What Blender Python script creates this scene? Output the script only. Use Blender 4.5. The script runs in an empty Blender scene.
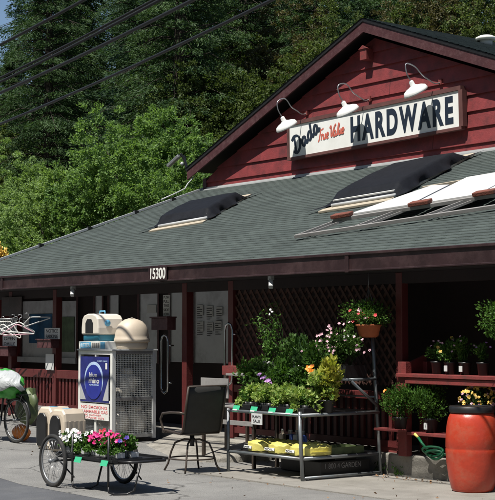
import bpy, bmesh, math, random
import numpy as np
from mathutils import Vector, Matrix
R=math.radians
random.seed(7); rng=np.random.default_rng(11)
sc=bpy.context.scene; COL=sc.collection
# ------------------------------------------------------------ camera
F=1400.0; PIT=math.atan((333-250)/F); AZ=math.atan((247.5+830)*math.cos(PIT)/F); H=1.75
fw=Vector((-math.cos(AZ)*math.cos(PIT),math.sin(AZ)*math.cos(PIT),math.sin(PIT)))
rt=fw.cross(Vector((0,0,1))).normalized(); up=rt.cross(fw).normalized()
O=Vector((0,0,H))
cam=bpy.data.cameras.new('camera'); camo=bpy.data.objects.new('camera',cam); COL.objects.link(camo)
M=Matrix((rt,up,-fw)).transposed().to_4x4(); M.translation=O; camo.matrix_world=M
cam.sensor_fit='HORIZONTAL'; cam.sensor_width=36; cam.lens=36*F/495; cam.clip_end=2000; cam.clip_start=.1
sc.camera=camo
def at(px,py,ax,val):
    """measuring helper: the point seen at a photo position that lies on a real plane of the place"""
    d=fw*F+rt*(px-247.5)+up*(250-py); t=(val-O[ax])/d[ax]; return O+d*t
def gz(x):
    t=max(0,-14.5-x)*.068
    return .3*(1-math.exp(-t/.3)) if t>0 else 0.0
def G(px,py):
    P=at(px,py,2,0)
    for i in range(30): P=at(px,py,2,gz(P.x))
    return P
# ------------------------------------------------------------ materials
def new(name):
    m=bpy.data.materials.new(name); m.use_nodes=True; nt=m.node_tree; nt.nodes.clear()
    out=nt.nodes.new('ShaderNodeOutputMaterial'); b=nt.nodes.new('ShaderNodeBsdfPrincipled'); nt.links.new(b.outputs[0],out.inputs[0])
    return m,nt,b,out
def N(nt,t,**k):
    n=nt.nodes.new(t)
    for a,v in k.items():
        if a in n.inputs: n.inputs[a].default_value=v
        else: setattr(n,a,v)
    return n
def c4(c): return (c[0],c[1],c[2],1)
def mat(name,col,rough=.6,metal=0,var=.25,scale=3,bump=0,bscale=60,dirt=None,dscale=1.5,damt=.5,spec=.5):
    m,nt,b,out=new(name); L=nt.links.new
    tc=N(nt,'ShaderNodeTexCoord')
    n=N(nt,'ShaderNodeTexNoise',Scale=scale,Detail=8,Roughness=.65); L(tc.outputs['Object'],n.inputs['Vector'])
    r=N(nt,'ShaderNodeValToRGB'); r.color_ramp.elements[0].position=.3; r.color_ramp.elements[1].position=.7
    r.color_ramp.elements[0].color=c4([c*(1-var) for c in col]); r.color_ramp.elements[1].color=c4([min(1,c*(1+var)) for c in col])
    L(n.outputs['Fac'],r.inputs['Fac']); src=r.outputs[0]
    if dirt:
        n2=N(nt,'ShaderNodeTexNoise',Scale=dscale,Detail=10,Roughness=.7); L(tc.outputs['Object'],n2.inputs['Vector'])
        r2=N(nt,'ShaderNodeValToRGB'); r2.color_ramp.elements[0].position=.48; r2.color_ramp.elements[1].position=.66
        r2.color_ramp.elements[0].color=(0,0,0,1); r2.color_ramp.elements[1].color=(damt,damt,damt,1)
        L(n2.outputs['Fac'],r2.inputs['Fac'])
        mx=N(nt,'ShaderNodeMixRGB'); L(r2.outputs[0],mx.inputs[0]); L(src,mx.inputs[1]); mx.inputs[2].default_value=c4(dirt); src=mx.outputs[0]
    L(src,b.inputs['Base Color'])
    b.inputs['Roughness'].default_value=rough; b.inputs['Metallic'].default_value=metal; b.inputs['Specular IOR Level'].default_value=spec
    if bump:
        n3=N(nt,'ShaderNodeTexNoise',Scale=bscale,Detail=6); L(tc.outputs['Object'],n3.inputs['Vector'])
        bp=N(nt,'ShaderNodeBump',Strength=min(1,bump),Distance=.01); L(n3.outputs['Fac'],bp.inputs['Height']); L(bp.outputs[0],b.inputs['Normal'])
    return m
def leafmat(name,a,bcol,trans=.3,rough=.5,clump=.5):
    m,nt,b,out=new(name); L=nt.links.new
    g=N(nt,'ShaderNodeNewGeometry'); tc=N(nt,'ShaderNodeTexCoord')
    r=N(nt,'ShaderNodeValToRGB'); r.color_ramp.elements[0].color=c4(a); r.color_ramp.elements[1].color=c4(bcol)
    n=N(nt,'ShaderNodeTexNoise',Scale=clump,Detail=4); L(tc.outputs['Object'],n.inputs['Vector'])
    mt=N(nt,'ShaderNodeMath',operation='MULTIPLY_ADD'); L(g.outputs['Random Per Island'],mt.inputs[0]); mt.inputs[1].default_value=.7
    m2=N(nt,'ShaderNodeMath',operation='MULTIPLY_ADD'); L(n.outputs['Fac'],m2.inputs[0]); m2.inputs[1].default_value=1.4; m2.inputs[2].default_value=-.55
    L(m2.outputs[0],mt.inputs[2]); L(mt.outputs[0],r.inputs['Fac']); L(r.outputs[0],b.inputs['Base Color'])
    b.inputs['Roughness'].default_value=rough; b.inputs['Specular IOR Level'].default_value=.18
    t=N(nt,'ShaderNodeBsdfTranslucent'); hs=N(nt,'ShaderNodeMixRGB',blend_type='MULTIPLY'); hs.inputs[0].default_value=1
    L(r.outputs[0],hs.inputs[1]); hs.inputs[2].default_value=(1.25,1.35,.6,1); L(hs.outputs[0],t.inputs['Color'])
    mx=N(nt,'ShaderNodeMixShader'); mx.inputs[0].default_value=trans; L(b.outputs[0],mx.inputs[1]); L(t.outputs[0],mx.inputs[2]); L(mx.outputs[0],out.inputs[0])
    return m
def shinglemat(name,swap=False):
    m,nt,b,out=new(name); L=nt.links.new
    tc=N(nt,'ShaderNodeTexCoord'); mp=N(nt,'ShaderNodeMapping')
    L(tc.outputs['UV'],mp.inputs['Vector'])
    bt=N(nt,'ShaderNodeTexBrick',Scale=1); bt.offset=.37; bt.inputs['Brick Width'].default_value=.24; bt.inputs['Row Height'].default_value=.14
    bt.inputs['Mortar Size'].default_value=.004; bt.inputs['Bias'].default_value=0
    bt.inputs['Color1'].default_value=(.050,.062,.058,1); bt.inputs['Color2'].default_value=(.068,.084,.078,1); bt.inputs['Mortar'].default_value=(.02,.028,.026,1)
    L(mp.outputs[0],bt.inputs['Vector'])
    n=N(nt,'ShaderNodeTexNoise',Scale=1.1,Detail=8,Roughness=.7); L(tc.outputs['UV'],n.inputs['Vector'])
    n2=N(nt,'ShaderNodeTexNoise',Scale=90,Detail=3); L(tc.outputs['UV'],n2.inputs['Vector'])
    mx=N(nt,'ShaderNodeMixRGB',blend_type='OVERLAY'); mx.inputs[0].default_value=.45; L(bt.outputs['Color'],mx.inputs[1]); L(n.outputs['Fac'],mx.inputs[2])
    mx2=N(nt,'ShaderNodeMixRGB',blend_type='OVERLAY'); mx2.inputs[0].default_value=.6; L(mx.outputs[0],mx2.inputs[1]); L(n2.outputs['Fac'],mx2.inputs[2])
    L(mx2.outputs[0],b.inputs['Base Color']); b.inputs['Roughness'].default_value=.9; b.inputs['Specular IOR Level'].default_value=.25
    bp=N(nt,'ShaderNodeBump',Strength=.7,Distance=.006); L(n2.outputs['Fac'],bp.inputs['Height']); L(bp.outputs[0],b.inputs['Normal'])
    return m
MT={}
def mm(k,*a,**kw):
    MT[k]=mat(k,*a,**kw); return MT[k]
mm('red_siding',(.20,.030,.032),.62,var=.22,scale=4,bump=.35,bscale=35,dirt=(.085,.02,.022),dscale=3.2,damt=.8)
mm('red_paint',(.095,.016,.016),.5,var=.18,scale=5,bump=.3,bscale=50,dirt=(.09,.025,.02),dscale=5,damt=.7)
mm('red_bench',(.19,.036,.034),.55,var=.2,scale=6,bump=.3,bscale=50,dirt=(.10,.04,.035),dscale=7,damt=.8)
mm('fascia',(.024,.011,.012),.45,var=.35,scale=1.4,bump=.3,bscale=20,dirt=(.10,.06,.06),dscale=2.5,damt=.35)
mm('rake',(.060,.019,.021),.55,var=.2,scale=3,bump=.3,dirt=(.2,.12,.12),dscale=9,damt=.25)
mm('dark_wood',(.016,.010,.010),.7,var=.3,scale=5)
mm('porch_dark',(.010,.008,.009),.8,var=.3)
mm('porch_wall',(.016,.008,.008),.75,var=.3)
mm('panel_white',(.62,.65,.68),.6,var=.12,scale=2,dirt=(.2,.2,.21),dscale=2)
mm('paper',(.55,.56,.55),.7,var=.06)
mm('ink',(.03,.03,.035),.7,var=.1)
mm('poster_blue',(.03,.12,.24),.35,var=.7,scale=3.5)
mm('poster_green',(.09,.15,.08),.4,var=.6,scale=5)
mm('lattice',(.06,.024,.016),.75,var=.4,scale=6)
mm('concrete',(.235,.222,.198),.9,var=.2,scale=1.3,bump=.7,bscale=70,dirt=(.15,.14,.12),dscale=2.0,damt=.6)
mm('curb',(.25,.235,.205),.92,var=.25,scale=5,bump=.9,bscale=40,dirt=(.10,.095,.08),dscale=3.5,damt=.7)
mm('white_paint',(.74,.74,.70),.45,var=.05,dirt=(.5,.47,.4),dscale=5,damt=.35)
mm('sign_white',(.78,.79,.76),.5,var=.03,dirt=(.62,.62,.57),dscale=2.5,damt=.4)
mm('sign_frame',(.11,.045,.04),.6,var=.3)
mm('navy',(.012,.022,.04),.5,var=.1)
mm('red_ink',(.55,.13,.09),.5,var=.1)
mm('lamp_white',(.78,.79,.77),.3,var=.04,dirt=(.5,.46,.4),dscale=9,damt=.3)
mm('galv',(.38,.39,.40),.35,metal=.7,var=.2,scale=8)
mm('galv_dark',(.22,.23,.24),.4,metal=.5,var=.25,scale=7)
mm('rack_steel',(.20,.22,.23),.42,metal=.55,var=.3,scale=6,dirt=(.10,.07,.05),dscale=6,damt=.6)
mm('chrome',(.55,.56,.56),.2,metal=1,var=.1)
mm('black_metal',(.012,.012,.013),.4,var=.3)
mm('black_plastic',(.013,.013,.014),.42,var=.3,scale=6)
mm('rubber',(.016,.016,.016),.8,var=.3,dirt=(.07,.06,.05),dscale=12,damt=.5)
mm('tarp',(.007,.008,.011),.7,var=.3,scale=5,bump=.6,bscale=18,spec=.15)
mm('plywood',(.38,.33,.25),.8,var=.15,scale=6)
mm('grey_rail',(.26,.25,.24),.6,var=.2,dirt=(.12,.11,.1),dscale=6)
mm('panel_sheet',(.58,.58,.57),.4,var=.03,dirt=(.55,.54,.52),dscale=3,damt=.5)
mm('brick_red',(.15,.045,.028),.85,var=.3,scale=12,bump=.6,bscale=80)
mm('terracotta',(.42,.12,.045),.75,var=.2,scale=7,bump=.3)
mm('barrel',(.43,.042,.018),.36,var=.14,scale=3,bump=.2,bscale=25,dirt=(.36,.13,.08),dscale=5,damt=.45)
mm('beige_plastic',(.55,.47,.37),.5,var=.06,dirt=(.45,.36,.27),dscale=4,damt=.4)
mm('beige_pale',(.66,.61,.53),.5,var=.05)
mm('teal_plastic',(.02,.16,.24),.45,var=.15)
mm('sky_blue',(.12,.38,.60),.5,var=.3,scale=14)
mm('poster_navy',(.02,.025,.16),.3,var=.4,scale=5)
mm('ball_blue',(.02,.03,.26),.3,var=.2,scale=6)
mm('pale_blue',(.45,.58,.78),.35,var=.2,scale=8)
mm('pink_ink',(.60,.16,.16),.5,var=.1)
mm('bag_yellow',(.60,.54,.14),.45,var=.25,scale=6,bump=.5,bscale=20)
mm('bag_green',(.06,.33,.05),.35,var=.4,scale=5,bump=.5,bscale=15)
mm('bag_olive',(.09,.12,.05),.5,var=.3,scale=5,bump=.5,bscale=15)
mm('bag_white',(.42,.44,.44),.3,var=.15,scale=6,bump=.7,bscale=14)
mm('tag_green',(.05,.42,.22),.4,var=.1)
mm('soil',(.02,.014,.010),.95,var=.4,scale=30)
mm('tray_grey',(.12,.12,.115),.5,var=.15)
mm('sling',(.022,.021,.019),.7,var=.25,scale=10)
mm('bronze',(.06,.045,.035),.45,metal=.3,var=.3,scale=10)
mm('bike_paint',(.012,.012,.014),.35,var=.2)
mm('litter',(.22,.13,.07),.9,var=.5,scale=8)
mm('orange',(.75,.22,.03),.5,var=.15)
mm('hose_green',(.01,.12,.05),.35,var=.2)
mm('cable',(.008,.008,.009),.55,var=.2)
mm('cable_grey',(.014,.015,.017),.45,var=.3,scale=2)
mm('light_grey',(.42,.43,.43),.45,var=.1)
mm('bark',(.04,.03,.022),.9,var=.35,scale=5,bump=1,bscale=12)
mm('pet_white',(.9,.15,.42),.6,var=.2)
mm('petal_magenta',(.62,.02,.19),.5,var=.25,scale=20)
mm('petal_white',(.80,.80,.78),.5,var=.05)
mm('petal_pink',(.62,.36,.42),.5,var=.25,scale=20)
mm('petal_lilac',(.50,.25,.58),.5,var=.2,scale=20)
mm('petal_purple',(.06,.03,.26),.5,var=.2)
mm('petal_red',(.55,.04,.05),.5,var=.2)
mm('petal_yellow',(.75,.50,.10),.5,var=.15)
mm('petal_orange',(.85,.27,.02),.5,var=.15)
mm('blue_jug',(.10,.18,.55),.4,var=.3,scale=9)
mm('stock',(.28,.22,.18),.6,var=.9,scale=9)
MT['shingle']=shinglemat('shingle')
MT['leaf_maple']=leafmat('leaf_maple',(.080,.155,.050),(.235,.360,.120),.42)
MT['leaf_lime']=leafmat('leaf_lime',(.12,.20,.07),(.30,.42,.16),.42)
MT['leaf_olive']=leafmat('leaf_olive',(.036,.062,.020),(.125,.165,.050),.32,clump=.35)
MT['leaf_brown']=leafmat('leaf_brown',(.040,.042,.018),(.130,.115,.050),.25,clump=.35)
MT['needle']=leafmat('needle',(.022,.054,.022),(.078,.132,.048),.25,rough=.6,clump=.4)
MT['needle_blue']=leafmat('needle_blue',(.018,.048,.028),(.066,.118,.056),.25,rough=.6,clump=.4)
MT['leaf_plant']=leafmat('leaf_plant',(.030,.085,.016),(.10,.20,.035),.25,clump=6)
MT['leaf_dark']=leafmat('leaf_dark',(.014,.040,.012),(.05,.11,.025),.2,clump=6)
MT['leaf_bright']=leafmat('leaf_bright',(.14,.26,.05),(.46,.52,.18),.35,clump=5)
MT['leaf_yellow']=leafmat('leaf_yellow',(.25,.32,.04),(.55,.50,.10),.3,clump=5)
# ground materials
def asphaltmat():
    m,nt,b,out=new('asphalt_grey'); L=nt.links.new
    tc=N(nt,'ShaderNodeTexCoord')
    n=N(nt,'ShaderNodeTexNoise',Scale=260,Detail=4); n2=N(nt,'ShaderNodeTexNoise',Scale=.9,Detail=10,Roughness=.72); v=N(nt,'ShaderNodeTexVoronoi',Scale=90)
    for x in (n,n2,v): L(tc.outputs['Object'],x.inputs['Vector'])
    r=N(nt,'ShaderNodeValToRGB'); r.color_ramp.elements[0].position=.3;r.color_ramp.elements[1].position=.72
    r.color_ramp.elements[0].color=(.145,.143,.137,1); r.color_ramp.elements[1].color=(.25,.245,.232,1); L(n2.outputs['Fac'],r.inputs['Fac'])
    mx=N(nt,'ShaderNodeMixRGB',blend_type='OVERLAY'); mx.inputs[0].default_value=.75; L(r.outputs[0],mx.inputs[1]); L(n.outputs['Fac'],mx.inputs[2])
    # oil and tar stains
    n4=N(nt,'ShaderNodeTexNoise',Scale=2.3,Detail=12,Roughness=.75,Distortion=.8); L(tc.outputs['Object'],n4.inputs['Vector'])
    r4=N(nt,'ShaderNodeValToRGB'); r4.color_ramp.elements[0].position=.58;r4.color_ramp.elements[1].position=.70
    r4.color_ramp.elements[0].color=(0,0,0,1); r4.color_ramp.elements[1].color=(.45,.45,.45,1); L(n4.outputs['Fac'],r4.inputs['Fac'])
    m3=N(nt,'ShaderNodeMixRGB'); L(r4.outputs[0],m3.inputs[0]); L(mx.outputs[0],m3.inputs[1]); m3.inputs[2].default_value=(.07,.066,.06,1)
    # cracks
    vc=N(nt,'ShaderNodeTexVoronoi',Scale=.55,feature='DISTANCE_TO_EDGE'); ds=N(nt,'ShaderNodeTexNoise',Scale=2.5,Detail=8); L(tc.outputs['Object'],ds.inputs['Vector'])
    av=N(nt,'ShaderNodeMixRGB'); av.inputs[0].default_value=.22; L(tc.outputs['Object'],av.inputs[1]); L(ds.outputs['Color'],av.inputs[2]); L(av.outputs[0],vc.inputs['Vector'])
    rc=N(nt,'ShaderNodeValToRGB'); rc.color_ramp.elements[0].position=.0;rc.color_ramp.elements[1].position=.007
    rc.color_ramp.elements[0].color=(.35,.35,.35,1); rc.color_ramp.elements[1].color=(1,1,1,1); L(vc.outputs['Distance'],rc.inputs['Fac'])
    m5=N(nt,'ShaderNodeMixRGB',blend_type='MULTIPLY'); m5.inputs[0].default_value=1; L(m3.outputs[0],m5.inputs[1]); L(rc.outputs[0],m5.inputs[2])
    L(m5.outputs[0],b.inputs['Base Color']); b.inputs['Roughness'].default_value=.9; b.inputs['Specular IOR Level'].default_value=.3
    bp=N(nt,'ShaderNodeBump',Strength=.8,Distance=.008); L(v.outputs['Distance'],bp.inputs['Height']); L(bp.outputs[0],b.inputs['Normal'])
    return m
MT['apron']=asphaltmat()
mm('road',(.085,.088,.095),.85,var=.18,scale=1.2,bump=.9,bscale=120,dirt=(.15,.15,.15),dscale=1.6,damt=.4)
mm('forest_floor',(.03,.03,.015),.95,var=.5,scale=.3)
mm('sky_blocker_green',(.022,.034,.014),.95,var=.6,scale=.25)  # dark surface of the added hill that blocks skylight
mm('gravel',(.22,.19,.15),.95,var=.5,scale=9)
# ------------------------------------------------------------ mesh builder
def frame(d):
    d=Vector(d).normalized(); a=Vector((0,0,1)) if abs(d.z)<.9 else Vector((1,0,0))
    u=d.cross(a).normalized(); return u,u.cross(d).normalized()
class MB:
    def __init__(s): s.v=[]; s.f=[]; s.m=[]; s.sm=[]; s.uv=None
    def add(s,vs,fs,mi=0,smooth=False):
        o=len(s.v); s.v+= [tuple(x) for x in vs]
        for f in fs: s.f.append([i+o for i in f]); s.m.append(mi); s.sm.append(smooth)
        return s
    def box(s,lo,hi,mi=0,mat=None):
        x0,y0,z0=lo;x1,y1,z1=hi
        vs=[Vector(p) for p in ((x0,y0,z0),(x1,y0,z0),(x1,y1,z0),(x0,y1,z0),(x0,y0,z1),(x1,y0,z1),(x1,y1,z1),(x0,y1,z1))]
        if mat: vs=[mat@p for p in vs]
        return s.add(vs,[(0,3,2,1),(4,5,6,7),(0,1,5,4),(1,2,6,5),(2,3,7,6),(3,0,4,7)],mi)
    def bar(s,a,b,w,h,mi=0,upv=None):
        a=Vector(a);b=Vector(b);d=(b-a).normalized()
        if upv is None: u,v=frame(d)
        else: v=Vector(upv); u=d.cross(v).normalized(); v=u.cross(d)
        vs=[p+u*(w/2*i)+v*(h/2*j) for p in (a,b) for i,j in ((-1,-1),(1,-1),(1,1),(-1,1))]
        return s.add(vs,[(0,1,2,3),(7,6,5,4),(0,4,5,1),(1,5,6,2),(2,6,7,3),(3,7,4,0)],mi)
    def tube(s,pts,r,n=8,mi=0,closed=False,cap=True):
        pts=[Vector(p) for p in pts]; k=len(pts); rs=r if isinstance(r,(list,tuple)) else [r]*k
        rings=[]; u=None
        for i,p in enumerate(pts):
            if closed: d=pts[(i+1)%k]-pts[i-1]
            else: d=pts[min(i+1,k-1)]-pts[max(i-1,0)]
            d.normalize()
            if u is None: u,v=frame(d)
            else:
                u=(u-d*u.dot(d)); u=u.normalized() if u.length>1e-6 else frame(d)[0]; v=u.cross(d).normalized()
            rings.append([p+(u*math.cos(t)+v*math.sin(t))*rs[i] for t in [2*math.pi*j/n for j in range(n)]])
        vs=[q for r_ in rings for q in r_]; fs=[]
        for i in range(k if closed else k-1):
            a=i*n;b=((i+1)%k)*n
            for j in range(n): fs.append((a+j,a+(j+1)%n,b+(j+1)%n,b+j))
        if not closed and cap: fs+= [tuple(range(n))[::-1],tuple(range((k-1)*n,k*n))]
        return s.add(vs,fs,mi,True)
    def lathe(s,prof,c=(0,0,0),n=28,mi=0,mat=None,smooth=True,sx=1,sy=1):
        vs=[];fs=[];c=Vector(c)
        for r,z in prof:
            for j in range(n):
                t=2*math.pi*j/n; p=Vector((r*math.cos(t)*sx,r*math.sin(t)*sy,z))
                vs.append((mat@p if mat else p)+c)
        for i in range(len(prof)-1):
            for j in range(n): fs.append((i*n+j,i*n+(j+1)%n,(i+1)*n+(j+1)%n,(i+1)*n+j))
        fs.append(tuple(range(n))[::-1]); fs.append(tuple(range((len(prof)-1)*n,len(prof)*n)))
        return s.add(vs,fs,mi,smooth)
    def prism(s,poly,d,mi=0):
        d=Vector(d);poly=[Vector(p) for p in poly];k=len(poly)
        vs=poly+[p+d for p in poly]
        return s.add(vs,[tuple(range(k))[::-1],tuple(range(k,2*k))]+[(i,(i+1)%k,k+(i+1)%k,k+i) for i in range(k)],mi)
    def ell(s,c,r,nu=14,nv=9,mi=0,fn=None,mat=None):
        vs=[];fs=[];c=Vector(c)
        for i in range(nv+1):
            ph=math.pi*i/nv
            for j in range(nu):
                t=2*math.pi*j/nu; d=Vector((math.sin(ph)*math.cos(t),math.sin(ph)*math.sin(t),math.cos(ph)))
                p=Vector((d.x*r[0],d.y*r[1],d.z*r[2]))
                if fn: p=fn(p,d)
                if mat: p=mat@p
                vs.append(c+p)
        for i in range(nv):
            for j in range(nu): fs.append((i*nu+j,(i+1)*nu+j,(i+1)*nu+(j+1)%nu,i*nu+(j+1)%nu))
        return s.add(vs,fs,mi,True)
    def build(s,name,mats,parent=None,world=False,bevel=0,uvf=None,fixn=True):
        if isinstance(mats,str): mats=[mats]
        me=bpy.data.meshes.new(name); vs=s.v
        if world and parent is not None:
            inv=parent['_m'] if False else Matrix.Translation(-Vector(parent.location)); vs=[tuple(inv@Vector(v)) for v in vs]
        me.from_pydata(vs,[],s.f)
        for k in mats: me.materials.append(MT[k])
        me.polygons.foreach_set('material_index',s.m); me.polygons.foreach_set('use_smooth',s.sm)
        if uvf:
            ul=me.uv_layers.new(name='UVMap'); 
            co=[uvf(Vector(s.v[l.vertex_index])) for l in me.loops]
            ul.data.foreach_set('uv',[c for p in co for c in p])
        if fixn:
            bm=bmesh.new(); bm.from_mesh(me); bmesh.ops.recalc_face_normals(bm,faces=bm.faces); bm.to_mesh(me); bm.free()
        me.update(); o=bpy.data.objects.new(name,me); COL.objects.link(o)
        if parent is not None: o.parent=parent
        if bevel:
            b=o.modifiers.new('bevel','BEVEL'); b.width=bevel; b.segments=2; b.limit_method='ANGLE'; b.angle_limit=R(50)
        return o
def tag(o,label,cat,group=None,kind=None):
    if label: o['label']=label
    if cat: o['category']=cat
    if group: o['group']=group
    if kind: o['kind']=kind
    return o
def thing(name,label,cat,loc=(0,0,0),rz=0,group=None,mx=None):
    o=bpy.data.objects.new(name,None); COL.objects.link(o)
    if mx is not None: o.matrix_world=mx
    else: o.location=loc; o.rotation_euler=(0,0,rz)
    o.empty_display_size=.2
    return tag(o,label,cat,group)
def struct(o): o['kind']='structure'; return o
def copy_tree(o,parent=None):
    c=o.copy(); COL.objects.link(c); c.parent=parent
    for ch in list(kids.get(o.name,[])): copy_tree(ch,c)
    return c
kids={}
def index_kids():
    kids.clear()
    for o in bpy.data.objects:
        if o.parent: kids.setdefault(o.parent.name,[]).append(o)
def dup(o,label=None,loc=None,rz=None,scale=None,group=None):
    index_kids(); c=copy_tree(o)
    if label: c['label']=label
    if loc is not None: c.location=loc
    if rz is not None: c.rotation_euler=(0,0,rz)
    if scale is not None: c.scale=(scale,)*3 if not isinstance(scale,tuple) else scale
    if group: c['group']=group
    return c
# kites: many leaf-sized faces, as numpy arrays
def kites(name,cen,dirs,ln,wd,matk,parent=None,fold=.18):
    cen=np.asarray(cen,float); n=len(cen); d=np.asarray(dirs,float); d/=np.linalg.norm(d,axis=1)[:,None]+1e-9
    rv=rng.normal(size=(n,3)); s=np.cross(d,rv); s/=np.linalg.norm(s,axis=1)[:,None]+1e-9; nn=np.cross(d,s)
    ln=np.broadcast_to(ln,(n,))[:,None]; wd=np.broadcast_to(wd,(n,))[:,None]
    a=cen-d*ln*.5; b=cen+s*wd*.5+nn*wd*fold; c=cen+d*ln*.5-nn*ln*.1; e=cen-s*wd*.5+nn*wd*fold
    V=np.stack([a,b,c,e],1).reshape(-1,3)
    me=bpy.data.meshes.new(name); me.vertices.add(4*n); me.loops.add(4*n); me.polygons.add(n)
    me.vertices.foreach_set('co',V.ravel()); me.loops.foreach_set('vertex_index',np.arange(4*n,dtype=np.int32))
    me.polygons.foreach_set('loop_start',np.arange(0,4*n,4,dtype=np.int32)); me.polygons.foreach_set('loop_total',np.full(n,4,dtype=np.int32))
    me.update(calc_edges=True); me.validate(); me.materials.append(MT[matk])
    o=bpy.data.objects.new(name,me); COL.objects.link(o)
    if parent is not None: o.parent=parent
    return o
def rdir(n,upb=0.0):
    d=rng.normal(size=(n,3)); d[:,2]+=upb; return d/np.linalg.norm(d,axis=1)[:,None]
# text
def text_ob(name,body,size,matk,parent,mx,ext=.003,shear=0,off=0,sx=1,align='LEFT',space=1):
    cu=bpy.data.curves.new(name,'FONT'); cu.body=body; cu.size=size; cu.extrude=ext; cu.shear=shear; cu.offset=off; cu.align_x=align; cu.space_character=space
    o=bpy.data.objects.new(name+'_c',cu); COL.objects.link(o)
    bpy.context.view_layer.update()
    me=bpy.data.meshes.new_from_object(o.evaluated_get(bpy.context.evaluated_depsgraph_get()))
    bpy.data.objects.remove(o); me.name=name; me.materials.clear(); me.materials.append(MT[matk])
    me.transform(mx@Matrix.Diagonal((sx,1,1,1)))
    q=bpy.data.objects.new(name,me); COL.objects.link(q)
    if parent is not None: q.parent=parent
    return q
def face_front(x,y,z,tilt=0): # text on a face looking to -Y
    return Matrix.Translation((x,y,z))@Matrix.Rotation(R(90),4,'X')@Matrix.Rotation(tilt,4,'Z')
# ============================================================ GROUND
def nz(x,y): return .5*math.sin(x*.21+1.3)*math.cos(y*.17)+.3*math.sin(x*.47+y*.31)+.15*math.sin(x*1.1-y*.9)
def hill(x,y):
    s=(-.793*x+.609*y); t=max(0,s-58); ss=min(t,90)
    return .30*ss*(1-math.exp(-t/12))+nz(x,y)*min(1,t/10)
def sheet(name,xs,ys,zf,m):
    vs=[(x,y,zf(x,y)) for y in ys for x in xs]; nx=len(xs)
    b=MB(); b.add(vs,[(j*nx+i,j*nx+i+1,(j+1)*nx+i+1,(j+1)*nx+i) for j in range(len(ys)-1) for i in range(nx-1)],0,True)
    return struct(b.build(name,m))
xs=[-600,-400,-300,-220]+list(range(-180,20,4))+[40,80,160,300,600]; ys=[-400,-150,-60,-20,0,8,14,20,26]+list(range(30,190,4))+[230,300,420,600]
sheet('terrain',xs,ys,lambda x,y: (gz(x)-.35 if y<27 else max(0.2,gz(x))+hill(x,y)-.05),'forest_floor')
sheet('sky_blocker_hill',list(range(-200,161,12)),[-16,-22,-30,-40,-52,-66,-82,-100],lambda x,y: -.4+(max(0,-16-y))*1.05*(1+.12*math.sin(x*.07)+.06*math.sin(x*.23+y*.2)),'sky_blocker_green')  # unseen hill behind the camera, added to cut sky fill on the store front
gx=[-60,-50,-40,-34]+[-30+.5*i for i in range(36)]+[-10,-6,0,6,14,24]
sheet('parking_apron',gx,[7.85+.006*0,9,10,11,12.02],lambda x,y: gz(x)+.012*math.sin(x*.9+y)*.5,'apron')
sheet('road',gx,[-9,-6,-3,0,3,5,6.5,7.85],lambda x,y: gz(x)+(.012*math.sin(x*.9+y)*.5 if y>7 else 0)-.002,'road')
sheet('far_pavement',gx,[-14,-9.3],lambda x,y: gz(x)+.12,'concrete')
# raised pavement flare in front of the doorway
b=MB(); ol=[(-17.35,11.98),(-17.05,11.2),(-16.2,10.95),(-15.6,10.72),(-15.15,10.95),(-15.0,11.4),(-15.0,11.98)]
n=len(ol); top=[(x,y,(.27 if y>11.9 else .20-.09*(12-y)+ (0 if x<-16 else -.03))) for x,y in ol]; bot=[(x+.02,y-.05,-.05) for x,y in ol]
b.add(top+bot,[tuple(range(n))]+[(i,(i+1)%n,n+(i+1)%n,n+i) for i in range(n)]); struct(b.build('pavement_ramp','curb',bevel=.02))
b=MB(); b.box((-15.0,10.2,-.02),(-7.0,12.0,.012)); struct(b.build('pavement','concrete'))
# ============================================================ BUILDING
YW=13.05
YP=12.0; XL=-24.56; XR=-7.0; YE=11.5; ZE=2.695; S=.3475; YG=17.70; ZG=ZE+S*(YG-YE)
B=thing('hardware_store','dark red wooden hardware store with green shingle roof and a covered porch under its gable','store',(-17.0,12.0,0))
def bp(name,mb,mats,parent=None,**k):
    if parent is None: return mb.build(name,mats,B,world=True,**k)
    return mb.build(name,mats,parent,**k)
def bpc(name,mb,mats,parent,**k): # child of a building part; part sits at the building's origin
    mb.v=[tuple(Vector(v)-B.location) for v in mb.v]; return mb.build(name,mats,parent,**k)
# lower roof, real stepped courses
cs=math.sqrt(1+S*S)
def courses(y0,y1,z0,s,xa,xb,flip=False,wob=True):
    m=MB(); L=abs(y1-y0)*cs; n=int(L/.14); sg=1 if y1>y0 else -1
    for i in range(n+1):
        a=min(L,i*.14)/cs; c=min(L,(i+1)*.14)/cs
        if c-a<1e-4: continue
        nx=24; row0=[];row1=[];row2=[]
        for k in range(nx+1):
            x=xa+(xb-xa)*k/nx; w=.003*math.sin(x*3.1+i*1.7)+.002*math.sin(x*7.7+i)
            dip=.012*math.sin(x*.55)*math.sin(a*.5)
            row0.append((x,y0+sg*a+w,z0+s*a+dip)); row1.append((x,y0+sg*(a)+w,z0+s*a+.011+dip)); row2.append((x,y0+sg*c,z0+s*c+dip+.002))
        o=row0+row1+row2; q=nx+1
        m.add(o,[(j,j+1,q+j+1,q+j) for j in range(nx)]+[(q+j,q+j+1,2*q+j+1,2*q+j) for j in range(nx)])
    return m
m=courses(YE-.04,YG,ZE-.01,S,XL,XR)
bp('roof',m,'shingle',uvf=lambda v:(v.x,(v.y-YE)*cs+.002),fixn=False)
m=MB(); m.box((XL+.02,YE,ZE-.10),(XR-.02,YE+.02,ZE-.02))
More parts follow.
